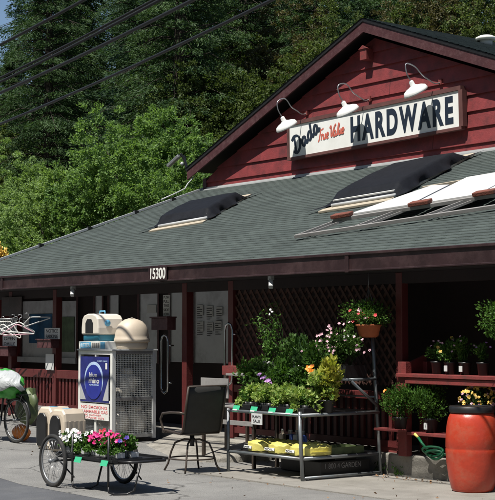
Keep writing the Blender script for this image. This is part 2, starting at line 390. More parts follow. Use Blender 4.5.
# sub-deck, soffit, back slope
m.prism([(XL+.02,YE+.02,ZE-.14),(XL+.02,YG,ZG-.14),(XL+.02,YG+6.2,ZE-.14),(XL+.02,YG+6.2,ZE-.03),(XL+.02,YG,ZG-.03),(XL+.02,YE+.02,ZE-.03)],(XR-XL-.04,0,0))
bp('roof_deck',m,'dark_wood')
m=courses(YG+6.3,YG+.001,ZE-.01,S,XL,XR); bp('rear_roof',m,'shingle',uvf=lambda v:(v.x,v.y*cs),fixn=False)
m=MB(); m.box((XL-.02,YE-.07,2.50),(XR,YE-.035,2.72)); m.box((XL-.02,YE-.095,2.70),(XR,YE-.035,2.735)); m.box((XL-.02,YE-.085,2.50),(XR,YE-.035,2.525))
m.box((-17.0,YE-.088,2.49),(-16.93,YE-.03,2.74)); m.box((-21.9,YE-.088,2.49),(-21.83,YE-.03,2.74)); m.box((-12.9,YE-.088,2.49),(-12.83,YE-.03,2.74))
g_=bp('gutter',m,'fascia',bevel=.006)
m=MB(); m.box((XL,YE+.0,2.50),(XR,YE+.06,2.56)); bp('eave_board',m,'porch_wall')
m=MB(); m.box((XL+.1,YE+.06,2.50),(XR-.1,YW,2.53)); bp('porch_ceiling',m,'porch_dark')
m=MB()
a=Vector((XL-.03,YE-.05,ZE+.02)); e=Vector((XL-.03,YG,ZG+.035)); m.bar(a,e,.05,.045); de=bp('drip_edge',m,'light_grey')
for t in (.07,.2,.36,.54,.72,.87):
    p=a.lerp(e,t); m=MB(); m.box((p.x-.03,p.y-.05,p.z-.04),(p.x+.03,p.y+.05,p.z+.035)); bpc('bracket',m,'black_metal',de)
# body walls
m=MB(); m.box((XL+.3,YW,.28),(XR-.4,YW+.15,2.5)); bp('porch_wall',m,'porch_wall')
m=MB(); m.prism([(XL+.25,12.1,.1),(XL+.25,23.6,.1),(XL+.25,23.6,2.7),(XL+.25,YG,ZG-.16),(XL+.25,12.1,2.68)],(.12,0,0)); bp('side_wall',m,'red_siding')
m=MB(); m.prism([(XR-.4,12.0,.1),(XR-.4,23.6,.1),(XR-.4,23.6,2.7),(XR-.4,YG,ZG-.16),(XR-.4,12.0,2.6)],(.12,0,0)); bp('side_wall',m,'red_siding')
m=MB(); m.box((XL+.3,23.5,.1),(XR-.4,23.6,2.6)); bp('rear_wall',m,'red_siding')
m=MB(); m.box((-25.0,12.03,.0),(XR-.3,14.7,.275)); bp('porch_floor',m,'concrete')
m=MB(); m.box((-25.0,12.0,-.05),(-17.25,12.16,.30)); m.box((-13.15,11.97,-.05),(XR-.3,12.16,.27)); m.box((-15.0,12.02,-.05),(-13.15,12.16,.26)); bp('porch_base',m,'curb',bevel=.02)
# upper block with lapped siding
AP=Vector((-19.125,17.406,7.606)); SL=.40; SR=.372; XLU=-24.50; XRU=-13.75; UT=.34
def gtop(x): return AP.z-UT-(SL*(AP.x-x) if x<AP.x else SR*(x-AP.x))
def gx(z): # x-range at height z
    d=(AP.z-UT)-z; return max(XLU,AP.x-d/SL),min(XRU,AP.x+d/SR)
m=MB(); z=ZG-.42; lap=.285; k=0
while z<AP.z-UT-.02:
    z1=min(z+lap+.02,AP.z-UT-.001); a0,b0=gx(z); a1,b1=gx(z1); yb=YG-.040; yt=YG-.004
    vs=[(a0,yb,z),(b0,yb,z),(b1,yt,z1),(a1,yt,z1),(a0,YG+.02,z),(b0,YG+.02,z),(b1,YG+.02,z1),(a1,YG+.02,z1)]
    m.add(vs,[(0,1,2,3),(0,4,5,1),(4,7,6,5),(1,5,6,2),(0,3,7,4),(3,2,6,7)]); z+=lap
gw=bp('gable_wall',m,'red_siding')
for xj,kj in ((-22.3,1),(-20.9,5),(-17.6,2),(-16.2,0),(-18.7,6),(-23.4,0),(-15.4,3)):
    zz=ZG-.42+kj*lap; m=MB(); m.prism([(xj,YG-.0415,zz+.004),(xj+.006,YG-.0415,zz+.004),(xj+.006,YG-.0095,zz+lap-.003),(xj,YG-.0095,zz+lap-.003)],(0,.006,0)); bpc('board_joint',m,'dark_wood',gw)
m=MB(); m.prism([(XLU+.02,YG+.03,2.9),(XRU-.02,YG+.03,2.9),(XRU-.02,YG+.03,gtop(XRU-.02)-.01),(AP.x,YG+.03,gtop(AP.x)-.01),(XLU+.02,YG+.03,gtop(XLU+.02)-.01)],(0,8,0)); bp('upper_wall',m,'red_siding')
m=MB(); m.bar((XLU-.1,YG-.03,ZG+.02),(XRU+.1,YG-.03,ZG+.02),.012,.045,upv=(0,0,1)); m.box((XLU-.1,YG-.10,ZG-.03),(XRU+.1,YG-.025,ZG+.0)); bp('flashing',m,'light_grey')
m=MB(); m.box((XLU-.06,YG-.045,ZG-.05),(XLU+.05,YG+.1,gtop(XLU)-.02)); bp('corner_board',m,'rake')
# upper roof
XT0=-24.815; XT1=-13.3; YF=17.406; YB=25.9
zl=lambda x: AP.z-(SL*(AP.x-x) if x<AP.x else SR*(x-AP.x))
def slab(xa,xb,dz0,dz1,y0,y1,mats,name,uv=None,off=0):
    m=MB(); m.prism([(xa,y0,zl(xa)+dz0),(xb,y0,zl(xb)+dz0),(xb,y0,zl(xb)+dz1),(xa,y0,zl(xa)+dz1)],(0,y1-y0,0)); return bp(name,m,mats,uvf=uv)
def ucourses(s0,x0,x1):
    m=MB(); L=abs(x1-x0); n=int(L/.13)
    for i in range(n):
        a=x0+(x1-x0)*i/n; c=x0+(x1-x0)*(i+1)/n
        za,zc=zl(a),zl(c); vs=[(a,YF-.03,za),(a,YB,za),(a,YF-.03,za+.012),(a,YB,za+.012),(c,YF-.03,zc+.002),(c,YB,zc+.002)]
        m.add(vs,[(0,1,3,2),(2,3,5,4)])
    return m
bp('upper_roof',ucourses(SL,XT0-.03,AP.x),'shingle',uvf=lambda v:(v.y,v.x*1.07),fixn=False)
bp('upper_roof',ucourses(SR,XT1+.03,AP.x),'shingle',uvf=lambda v:(v.y,v.x*1.07),fixn=False)
slab(XT0,AP.x,-.075,-.006,YF+.04,YB,'dark_wood','roof_soffit'); slab(AP.x,XT1,-.075,-.006,YF+.04,YB,'dark_wood','roof_soffit')
for xa,xb in ((XT0,AP.x),(AP.x,XT1)):
    slab(xa,xb,-.065,-.004,YF-.015,YF+.04,'black_plastic','roof_edge')
    slab(xa,xb,-.262,-.067,YF,YF+.036,'rake','rake_board')
# doors, windows and panels of the porch wall
YW=13.05
def wpan(x0,y0,x1,y1,m_,name,dy=.03,parent=None,lab=None,yw=YW):
    a=at(x0,(y0+y1)/2,1,yw-dy); c=at(x1,(y0+y1)/2,1,yw-dy); zt=at((x0+x1)/2,y0,1,yw-dy).z; zb=at((x0+x1)/2,y1,1,yw-dy).z
    m=MB(); m.box((a.x,yw-dy,zb),(c.x,yw-dy+.02 if dy<.045 else yw-dy+.008,zt)); 
    o=bp(name,m,m_) if parent is None else bpc(name,m,m_,parent)
    if lab: o['label']=lab
    return o,(a.x,c.x,zb,zt,yw-dy)
w0,_=wpan(-30,300,12,362,'panel_white','window_panel')
w1,_=wpan(21,301,53,359,'panel_white','window_panel'); wpan(29,314,51.5,343,'poster_blue','poster',dy=.05,parent=w1,lab='blue poster on the porch wall')
w2,_=wpan(60,301,76.5,359,'panel_white','window_panel'); wpan(61.5,317,74,352,'poster_green','poster',dy=.05,parent=w2,lab='green poster on the porch wall')
wpan(94,291,102.5,362,'panel_white','window_panel'); wpan(108.5,291,118,362,'panel_white','window_panel')
for xa_,xb_ in ((20,21.6),(52.6,54.2),(59,60.5),(76,77.6),(93,94.4),(101.6,103),(107.2,108.8),(137,138.9),(157.2,158.8),(168,169.9),(182.8,184.3),(192,193.8),(228,229.8)):
    wpan(xa_,287,xb_,364,'rake','window_frame',dy=.06)
w3,_=wpan(138.5,286,158,363,'panel_white','window_panel'); wpan(147,305,156,313,'paper','notice',dy=.05,parent=w3)
wpan(169.5,285,183.5,362,'panel_white','window_panel')
m=MB(); a=at(-2,360,1,YW-.05); c=at(77,360,1,YW-.05); m.box((a.x,YW-.09,a.z-.02),(c.x,YW-.001,a.z+.08)); bp('window_sill',m,'panel_white')
dr,dd=wpan(193.5,278,228.5,363,'panel_white','door')
for r_,(ya,yb_) in enumerate(((306,317),(322,332))):
    for c_ in range(3):
        xa=197+c_*9.2; ja=(r_*3+c_)*37%5-2; o,q=wpan(xa+ja*.3,ya+ja*.5,xa+6.4+ja*.25,yb_-abs(ja)*.7,'paper','notice',dy=.05,parent=dr)
        m=MB(); wdt=q[1]-q[0]
        for l in range(6):
            zz=q[3]-.03-l*.034; m.box((q[0]+.015,q[4]-.003,zz-.011),(q[0]+wdt*(.9 if (l*7+c_)%3 else .55),q[4]-.0005,zz))
        q2=bpc('printed_lines',m,'ink',o)
# porch posts, rails
for x,w in ((-24.3,.14),(-22.64,.12),(-21.05,.12),(-17.17,.12),(-16.02,.12),(-12.56,.11),(-9.6,.13)):
    m=MB(); m.box((x-w/2,YP,.26),(x+w/2,YP+w,2.495)); bp('porch_post',m,'red_paint',bevel=.006)
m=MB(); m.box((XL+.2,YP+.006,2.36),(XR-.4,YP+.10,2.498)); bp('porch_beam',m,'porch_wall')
def railing(xa,xb,z0,z1,topw=.14,sp=.115):
    m=MB(); m.box((xa,YP+.005,z1-topw),(xb,YP+.10,z1)); rl=bp('railing',m,'red_paint',bevel=.005)
    m=MB(); m.box((xa,YP+.02,z0),(xb,YP+.09,z0+.08)); bpc('bottom_rail',m,'red_paint',rl)
    x=xa+.07
    while x<xb-.05:
        m=MB(); m.box((x-.028,YP+.035,z0+.081),(x+.028,YP+.07,z1-topw-.001)); bpc('picket',m,'red_paint',rl); x+=sp
railing(-24.2,-22.71,.46,1.12); railing(-22.57,-21.12,.46,1.12); railing(-20.98,-18.45,.46,1.12)
railing(-15.95,-12.63,.34,1.02,.1,.13)
# lattice screen
m=MB(); x0,x1,z0,z1=-15.95,-12.62,1.10,2.36
def clip(x,z,dx):
    pts=[]; 
    for t in np.linspace(0,2.6,2): pass
for sgn in (1,-1):
    k=-2.0
    while k<5.2:
        # line x = x0+k + sgn*(z-z0)*.95
        cand=[]
        za,zb=z0,z1; xa=x0+k+(0 if sgn>0 else 1.2); f=lambda z: xa+sgn*(z-z0)*.8
        inv=lambda x: z0+(x-xa)/(sgn*.8)
        lo=max(z0,min(inv(x0),inv(x1))); hi=min(z1,max(inv(x0),inv(x1)))
        if hi-lo>.05: m.bar((f(lo),YP+.05+.008*sgn,lo),(f(hi),YP+.05+.008*sgn,hi),.012,.036,upv=(0,1,0)) if False else m.bar((f(lo),YP+.05+.008*sgn,lo),(f(hi),YP+.05+.008*sgn,hi),.036,.010,upv=(0,1,0))
        k+=.135
bp('lattice',m,'lattice')
# grab bars either side of the entrance
for px in (164.5,228.5):
    c=at(px,364 if px<200 else 354,1,YP-.06); m=MB(); 
    w=.09; h=.34 
    m.tube([(c.x-w,YP-.06,c.z-h),(c.x-w,YP-.06,c.z+h),(c.x-w*.7,YP-.06,c.z+h+.07),(c.x,YP-.06,c.z+h+.10),(c.x+w*.7,YP-.06,c.z+h+.07),(c.x+w,YP-.06,c.z+h),(c.x+w,YP-.06,c.z-h),(c.x+w*.7,YP-.06,c.z-h-.07),(c.x,YP-.06,c.z-h-.10),(c.x-w*.7,YP-.06,c.z-h-.07)],.017,8,closed=True)
    for s_ in (-.28,.28): m.tube([(c.x+w,YP-.06,c.z+s_),(c.x+w+.02,YP+.03,c.z+s_)],.014,6)
    bp('grab_bar',m,'chrome')
# red planter box beside the entrance
m=MB(); a=at(230.5,374,1,YP-.05); c=at(252,374,1,YP-.05); m.box((a.x,YP-.2,1.16),(c.x,YP-.01,1.29)); 
o=m.build('planter_box','red_bench',bevel=.006); tag(o,'small red wooden planter box mounted on the rail beside the doorway','planter')
# vent box below peak
P=at(367,55,1,YG-.1); m=MB(); m.box((P.x-.09,YG-.2,P.z-.10),(P.x+.09,YG-.02,P.z+.10)); m.prism([(P.x-.11,YG-.22,P.z+.10),(P.x+.11,YG-.22,P.z+.10),(P.x,YG-.22,P.z+.17)],(0,.2,0))
o=m.build('bird_box','red_bench'); tag(o,'small red box fixed to the siding just under the gable peak','box')
# house number
P=at(157.5,273.5,1,YE-.1); N1=thing('house_number','small pale house number plate 15300 screwed to the brown gutter board','number sign',(P.x,YE-.09,P.z))
m=MB(); m.box((-.24,-.012,-.10),(.24,0,.10)); m.build('plate','fascia',N1,bevel=.003)
text_ob('digits','15300',.22,'white_paint',N1,face_front(0,-.014,-.075),shear=0,off=.004,sx=.78,align='CENTER')
# ============================================================ SIGN
SX0=at(291,143,1,YG-.1).x; SX1=at(461,110,1,YG-.1).x; SZ0,SZ1=5.24,5.90; sw=SX1-SX0
a_=math.atan((5.33-5.245)/(sw)); 
SG=thing('shop_sign','long white board reading Dada True Value HARDWARE in a brown frame on the gable','sign',(SX0,YG-.03,5.235)); SG.rotation_euler=(0,-a_,0)
SG.rotation_euler=(0,-a_*.95,0)
SH=.635
m=MB(); m.box((0,-.10,0),(sw,-.02,SH)); m.build('sign_panel','sign_white',SG,bevel=.003)
m=MB(); t=.055
m.box((-t,-.125,-t),(sw+t,-.018,-.001)); m.box((-t,-.125,SH+.001),(sw+t,-.018,SH+t+.02)); m.box((-t,-.125,-.001),(-.001,-.018,SH+.001)); m.box((sw+.001,-.125,-.001),(sw+t+.04,-.018,SH+.001)); m.build('sign_frame','sign_frame',SG)
def fit_text(name,body,matk,parent,x0,x1,z0,z1,y,shear=0,off=0,tilt=0,ext=.002,space=1):
    o=text_ob(name,body,1,matk,parent,Matrix.Identity(4),ext=ext,shear=shear,off=off,space=space)
    xs_=[v.co.x for v in o.data.vertices]; ys_=[v.co.y for v in o.data.vertices]
    sx=(x1-x0)/(max(xs_)-min(xs_)); sy=(z1-z0)/(max(ys_)-min(ys_))
    o.data.transform(face_front(x0,y,z0,tilt)@Matrix.Diagonal((sx,sy,1,1))@Matrix.Translation((-min(xs_),-min(ys_),0))); return o
fit_text('lettering','HARDWARE','navy',SG,sw*.392,sw*.968,SH*.11,SH*.89,-.103,off=.045,space=1.3)
# script lettering drawn as brush strokes
def strokes(name,sts,matk,x0,z0,sc_,tilt,shear,w,parent,y=-.104,sxx=1):
    m=MB(); y0_=y+.003; si=0; c,s=math.cos(tilt),math.sin(tilt)
    for st in sts:
        si+=1; y=y0_-.0009*si; n=len(st)
        P_=[Vector((p[0],p[1],0)) for p in st]; sm=[]
        for i in range(n-1):
            p0=P_[max(i-1,0)];p1=P_[i];p2=P_[i+1];p3=P_[min(i+2,n-1)]
            for k in range(5):
                t=k/5; sm.append(.5*((2*p1)+(-p0+p2)*t+(2*p0-5*p1+4*p2-p3)*t*t+(-p0+3*p1-3*p2+p3)*t**3))
        sm.append(P_[-1])
        q=[]
        for p in sm:
            x=(p.x+p.y*shear)*sc_*sxx; z=p.y*sc_; q.append(Vector((x0+x*c-z*s,0,z0+x*s+z*c)))
        N_=len(q); L=[];Rr=[]
        nib=Vector((.8,0,.6)).normalized()*w*.5
        for i,p in enumerate(q):
            d=(q[min(i+1,N_-1)]-q[max(i-1,0)]).normalized(); nr=Vector((-d.z,0,d.x)); ww=w*(.35+.3*abs(nr.dot(Vector((.85,0,-.5)))))*1.2
            L.append(p+nr*ww); Rr.append(p-nr*ww)
        vs=[(p.x,y-.0008*i/N_,p.z) for i,p in enumerate(L)]+[(p.x,y-.0008*i/N_,p.z) for i,p in enumerate(Rr)]
        m.add(vs,[(i,i+1,N_+i+1,N_+i) for i in range(N_-1)])
    return m.build(name,matk,parent)
def A_(x): return [[(x+.62,.55),(x+.35,.62),(x+.1,.35),(x+.12,.05),(x+.35,-.02),(x+.6,.3),(x+.64,.58),(x+.6,.1),(x+.78,.0),(x+.95,.18)]]
def D_(x): return [[(x+.3,1.25),(x+.22,.6),(x+.12,.0)],[(x-.12,1.15),(x+.3,1.32),(x+.85,1.1),(x+1.0,.6),(x+.75,.12),(x+.3,-.06),(x-.05,.1),(x-.15,.3)]]
def d_(x): return [[(x+.62,.5),(x+.35,.6),(x+.1,.35),(x+.12,.05),(x+.35,-.02),(x+.6,.3),(x+.72,1.15),(x+.64,.5),(x+.64,.1),(x+.8,.0),(x+.97,.18)]]
strokes('script_name',D_(0)+A_(1.15)+d_(2.1)+A_(3.05),'navy',sw*.040,SH*.10,.245,R(27),.18,.046,SG,sxx=.86)
def T_(x): return [[(x-.1,1.05),(x+.3,1.2),(x+.8,1.12),(x+1.2,1.25)],[(x+.55,1.15),(x+.45,.5),(x+.3,.0),(x+.1,-.05)]]
def r_(x): return [[(x,.5),(x+.15,.6),(x+.1,0)],[(x+.12,.35),(x+.35,.62),(x+.48,.5)]]
def u_(x): return [[(x+.05,.6),(x+.05,.1),(x+.25,0),(x+.5,.25),(x+.52,.6),(x+.5,.1),(x+.68,.02)]]
def e_(x): return [[(x+.05,.28),(x+.4,.35),(x+.42,.58),(x+.2,.6),(x+.02,.3),(x+.15,.0),(x+.5,.12)]]
def V_(x): return [[(x-.2,1.0),(x+.1,1.2),(x+.3,.0),(x+.85,1.0),(x+1.2,1.28)]]
def l_(x): return [[(x+.15,.3),(x+.38,1.15),(x+.22,1.15),(x+.12,.2),(x+.28,0)]]
strokes('script_words',T_(0)+r_(.75)+u_(1.3)+e_(2.05)+V_(2.95)+[[(p[0],p[1]) for p in A_(3.6)[0]]]+l_(4.55)+u_(4.95)+e_(5.65),'red_ink',sw*.185,SH*.35,.175,R(4.5),.3,.022,SG,sxx=.72)
# ============================================================ GOOSENECK LAMPS
def lamp(px,py,bx,by,label):
    Bk=at(bx,by,1,YG-.03); Lc=at(px,py,1,YG-.5)
    T=thing('gooseneck_lamp',label,'lamp',(Bk.x,YG-.03,Bk.z),group='gooseneck lamps over the shop sign')
    l=Vector((Lc.x-Bk.x,-.47,Lc.z-Bk.z))
    m=MB(); m.lathe([(.055,0),(.055,-.02),(.02,-.04)],n=14,mat=Matrix.Rotation(R(-90),4,'X')@Matrix.Rotation(R(180),4,'X')@Matrix.Rotation(R(0),4,'X')); m.box((-.04,-.03,-.05),(.04,.0,.05)); m.build('wall_plate','red_bench',T)
    ax=(Vector((.08,.60,-1))).normalized(); topc=l-ax*.17
    h=topc; pts=[Vector((0,-.03,0))]
    P0=Vector((0,0,0)); 
    h=l-ax*.19; ctrl=[Vector((0,-.03,-.02)),Vector((l.x*.18,-.12,-.035)),Vector((l.x*.45,-.24,.03)),Vector((l.x*.62,-.36,.12)),Vector((l.x*.85,-.50,.24)),Vector((h.x*1.0,h.y-.10,h.z+.28)),Vector((h.x,h.y-.09,h.z+.12)),Vector((h.x,h.y,h.z))]
    ctrl[3].z+=l.z*.1; sm=[]
    for i in range(len(ctrl)-1):
        p0=ctrl[max(i-1,0)];p1=ctrl[i];p2=ctrl[i+1];p3=ctrl[min(i+2,len(ctrl)-1)]
        for k in range(6):
            t=k/6; sm.append(.5*((2*p1)+(-p0+p2)*t+(2*p0-5*p1+4*p2-p3)*t*t+(-p0+3*p1-3*p2+p3)*t**3))
    sm.append(ctrl[-1]); m=MB(); m.tube(sm,.0115,8); m.build('arm','galv',T)
    q=ax.to_track_quat('-Z','Y').to_matrix().to_4x4()
    m=MB(); m.lathe([(.022,.19),(.034,.17),(.036,.10),(.05,.085),(.07,.07),(.12,.05),(.165,.018),(.18,-.03),(.182,-.055),(.176,-.055),(.172,-.03),(.155,.01),(.11,.038),(.03,.06)],c=l,n=32,mat=q@Matrix.Diagonal((1.25,1.25,.95,1))); m.build('lamp_shade','lamp_white',T)
    m=MB(); m.ell(l+ax*.005,(.035,.035,.05),10,8); m.build('bulb','white_paint',T)
lamp(286,125,307,113,'white gooseneck lamp over the script name at the left end of the sign')
lamp(347,110,370,99,'white gooseneck lamp over the start of the word HARDWARE on the sign')
lamp(415,90,441,82,'white gooseneck lamp over the right end of the sign')
# floodlight on the gable's left tip
P=Vector((XT0-.05,YF+.05,5.33)); T=thing('floodlight','silver security floodlight on a dark bracket at the left tip of the gable','floodlight',tuple(P))
m=MB(); m.bar((0,0,-.08),(-.16,-.02,.36),.07,.05); m.bar((-.16,-.02,.30),(-.2,-.1,.42),.09,.06); m.build('bracket','black_metal',T,bevel=.005); T.scale=(.8,.8,.8)
m=MB(); m.bar((-.22,-.12,.36),(-.62,-.22,.10),.12,.09); m.build('housing','galv',T,bevel=.02)
m=MB(); m.ell((-.12,-.1,.13),(.05,.05,.05),10,7); m.build('sensor','light_grey',T)
m=MB(); q=[]; 
e0=at(190,166,1,YF+.2);
pts=[(XLU+.02,YF+.32,5.1),(XLU-.1,YF+.22,4.9),(XLU-.16,YF-.1,4.72),(XLU-.2,YF-.5,4.78)]
m.tube([(-24.65,17.5,5.15),(-24.7,17.35,4.98),(-24.6,17.2,4.85),(-24.66,16.95,4.72),(-24.62,16.6,4.58)],.014,6); tag(m.build('wiring_conduit','light_grey'),'thin pale cable looping from the gable tip down to the roof edge','cable')
# roof vent cap on the upper roof

for k_ in range(400):
    P=at(486,43,1,17.5+k_*.02)
    if P.x>AP.x and P.z<zl(P.x)+.02: break
print('vent',P)
P=Vector((P.x,P.y,zl(P.x))); T=thing('roof_vent','white round metal vent cap on the upper right roof slope','roof vent',tuple(P))
m=MB(); m.lathe([(.16,-.1),(.16,.16)],n=20); m.build('pipe','light_grey',T); m=MB(); m.lathe([(.24,.12),(.26,.14),(.26,.2),(.16,.26),(.05,.28)],n=24); m.build('cap','white_paint',T); T.scale=(.75,.75,.6)
# ============================================================ ROOF ITEMS
def roofm(x,y,ang,off=.01):
    ex=Vector((math.cos(ang),math.sin(ang),0)); ey=Vector((-math.sin(ang),math.cos(ang),0))
    ex.z=S*ex.y; ey.z=S*ey.y; ex.normalize(); n=ex.cross(ey).normalized(); ey=n.cross(ex)
    m=Matrix((ex,ey,n)).transposed().to_4x4(); m.translation=Vector((x,y,ZE+S*(y-YE)+off)); return m
def skylight(x,y,ang,w,l,h,label,sh=.12):
    T=thing('skylight',label,'skylight',mx=roofm(x,y,ang),group='tarp covered skylights on the roof')
    m=MB(); m.prism([(-.06+sh*.3,-.30,0),(w+.02+sh*.3,-.30,0),(w+.02-sh*(l+.4),l+.4,0),(-.06-sh*(l+.4),l+.4,0)],(0,0,.035)); m.build('base_board','plywood',T,bevel=.004)
    m=MB(); m.prism([(.05,.05,.036),(w-.05,.05,.036),(w-.05-sh*l,l-.05,.036),(.05-sh*l,l-.05,.036)],(0,0,.08)); m.build('curb','white_paint',T)
    m=MB(); m.tube([(.12,-.10,.06),(w+.05,-.09,.06)],.028,8); m.build('hem_pole','light_grey',T)
    # draped tarp
    nu,nv=34,60; vs=[]
    for j in range(nv+1):
        for i in range(nu+1):
            u=i/nu; v=j/nv; du=min(u,1-u)*2; dv=min(v,1-v)*2
            e=min(1,(du*4.5)); ev=min(1,(dv*5)); e=min(1,du*7); ev=min(1,dv*4.2); hh=.05+h*min(e,1)*min(ev,1)*(.86+.14*math.sin(v*math.pi))
            xx=(u-.5)*(w+.14)+w/2; yy=v*(l+.1)-.05
            hh+=.004*math.sin(9*u+17*v+3*math.sin(7*v))*e*ev+.006*abs(math.sin(14*v+4*u))*e+.010*math.sin(29*v+5*math.sin(9*u))*(1-e)
            if du<.04: xx+=(.05*math.sin(13*v)+.03*math.sin(31*v))*(1 if u>.5 else -1); hh=.045
            if dv<.04: yy+=(.05*math.sin(9*u))*(1 if v>.5 else -1); hh=.045
            vs.append((xx-sh*yy,yy,hh))
    m=MB(); q=nu+1; m.add(vs,[(j*q+i,j*q+i+1,(j+1)*q+i+1,(j+1)*q+i) for j in range(nv) for i in range(nu)],0,True)
    m.add([(w-.1-sh*l,l-.1,.05),(w+.16-sh*l,l+.5,.04),(w+.06-sh*l,l-.35,.06)],[(0,1,2)]); m.add([(0,.3,.05),(-.30,-.28,.045),(.14,-.05,.06)],[(0,1,2)])
    t=m.build('tarp','tarp',T); return T
skylight(-21.15,14.2,R(13),1.22,1.75,.16,'left skylight under a crumpled black tarp near the roof edge',.30)
skylight(-16.55,14.35,R(12),1.26,2.75,.165,'right skylight under a black tarp just above the white roof panels')
T=thing('panel_rack','grey rail frame on the roof holding three white sheets','roof rack',mx=roofm(-15.15,12.5,R(12.3),.012))
m=MB(); m.bar((0,0,.05),(4.6,0,.05),.05,.05); m.build('lower_rail','grey_rail',T,bevel=.004)
m=MB(); m.bar((.42,.42,.12),(4.8,.42,.12),.06,.05); m.build('upper_rail','grey_rail',T,bevel=.004)
for u in (.05,1.05,2.15,3.3,4.4):
    m=MB(); m.bar((u,0,.06),(u+.42,.44,.11),.035,.035); m.bar((u+.14,0,.05),(u+.56,.44,.10),.025,.03); m.build('brace','grey_rail',T)
for k,(u,v1) in enumerate(((.66,1.72),(1.72,2.02),(2.78,2.05),(3.84,2.05))):
    m=MB(); 
    if k==0: m.prism([(u,.45,.15),(u+1.03,.45,.15),(u+1.03,1.55,.155),(u+.62,1.75,.155),(u+.5,1.5,.155)],(0,0,.02))
    else: m.box((u,.45,.145),(u+1.03,v1,.165))
    m.build('white_sheet','panel_sheet',T)
m=MB(); m.bar((1.0,1.95,.12),(4.9,2.1,.12),.05,.05); m.build('top_rail','plywood',T)
for u in (.42,1.72,2.72,3.85):
    m=MB(); m.box((u,.34,.15),(u+.32,.48,.205)); o=m.build('brick','brick_red',None,bevel=.01); o.matrix_world=T.matrix_world.copy() if False else roofm(-15.15,12.5,R(12.3),.012)
    tag(o,{.42:'red brick holding down the left corner of the white roof sheets',1.72:'second red brick from the left on the roof rail',2.72:'third red brick from the left on the roof rail',3.85:'rightmost red brick on the roof rail'}[u],'brick','bricks weighting the white roof sheets')
# sensors under the eave
for px,py,l in ((73,289,'small grey sensor hanging from the gutter above the green poster'),(271,281,'small white sensor hanging under the eave above the lattice')):
    P=at(px,py,1,YE+.02); T=thing('eave_sensor',l,'sensor',(P.x,YE+.02,2.50),group='sensors under the eave')
    m=MB(); m.box((-.03,-.03,-.05),(.03,.03,0)); m.build('mount','light_grey',T); m=MB(); m.bar((0,0,-.05),(.06,-.05,-.15),.06,.07); m.build('sensor_head','light_grey',T,bevel=.01)
# ============================================================ PLANTS
def bush(parent,c,r,n,leaf,matk,upb=.5,flat=1.0,name='foliage',shell=.6,elong=1.8):
    c=np.array(c,float); r=np.array(r,float)
    # a few lobes of uneven size so that the outline is ragged
    k=max(4,int(n/70)); lob=rdir(k,.4)*rng.uniform(.35,.8,(k,1)); lr=rng.uniform(.28,.55,k)
    idx=rng.integers(0,k,n); d=rdir(n); rad=rng.uniform(0,1,n)**(.35)
    p=lob[idx]+d*(lr[idx]*rad)[:,None]
    dirs=d*.8+lob[idx]*.6+rng.normal(size=(n,3))*.45; dirs[:,2]+=upb
    return kites(name,c+p*r,dirs,rng.uniform(.7,1.3,n)*leaf,rng.uniform(.7,1.2,n)*leaf/elong,matk,parent)
def blooms(parent,cens,size,matk,name='flower',pet=5,out=None):
    P=[];D=[]
    for c in cens:
        c=np.array(c,float); ax=rng.normal(size=3)*.4+np.array([.35,-.8,.6]); ax/=np.linalg.norm(ax)
        u=np.cross(ax,[0,0,1.0]); u/=np.linalg.norm(u)+1e-9; v=np.cross(ax,u)
        for i in range(pet):
            t=2*math.pi*i/pet+rng.uniform(0,.5); dd=u*math.cos(t)+v*math.sin(t); P.append(c+dd*size*.27+ax*size*.06); D.append(dd*1.0+ax*.35)
    n=len(P); P=np.array(P);D=np.array(D)
    d=D/np.linalg.norm(D,axis=1)[:,None]
    # petals facing outwards
    ax=np.repeat(np.array([[.35,-.8,.6]]),n,0); s=np.cross(d,ax); s/=np.linalg.norm(s,axis=1)[:,None]+1e-9
    ln=size*.55; a=P-d*ln*.5; b=P+s*ln*.5; cc=P+d*ln*.5; e=P-s*ln*.5
    V=np.stack([a,b,cc,e],1).reshape(-1,3); m=MB(); m.add([tuple(x) for x in V],[(4*i,4*i+1,4*i+2,4*i+3) for i in range(n)])
    o=None
    for c_ in range(len(cens)):
        q=MB(); q.add([tuple(x) for x in V[4*pet*c_:4*pet*(c_+1)]],[(4*i,4*i+1,4*i+2,4*i+3) for i in range(pet)]); o=q.build(name,matk,parent,fixn=False)
    return o
def stems(parent,c,hgt,spread,n,matk='leaf_dark',r=.004):
    m=MB()
    for i in range(n):
        a=random.uniform(0,6.28); e=Vector((math.cos(a)*spread*random.random(),math.sin(a)*spread*random.random(),hgt*random.uniform(.7,1)))
        m.tube([Vector(c)+Vector((e.x*.1,e.y*.1,0)),Vector(c)+Vector((e.x*.5,e.y*.5,e.z*.6)),Vector(c)+e],[r,r*.8,r*.4],5)
    return m.build('stem',matk,parent)
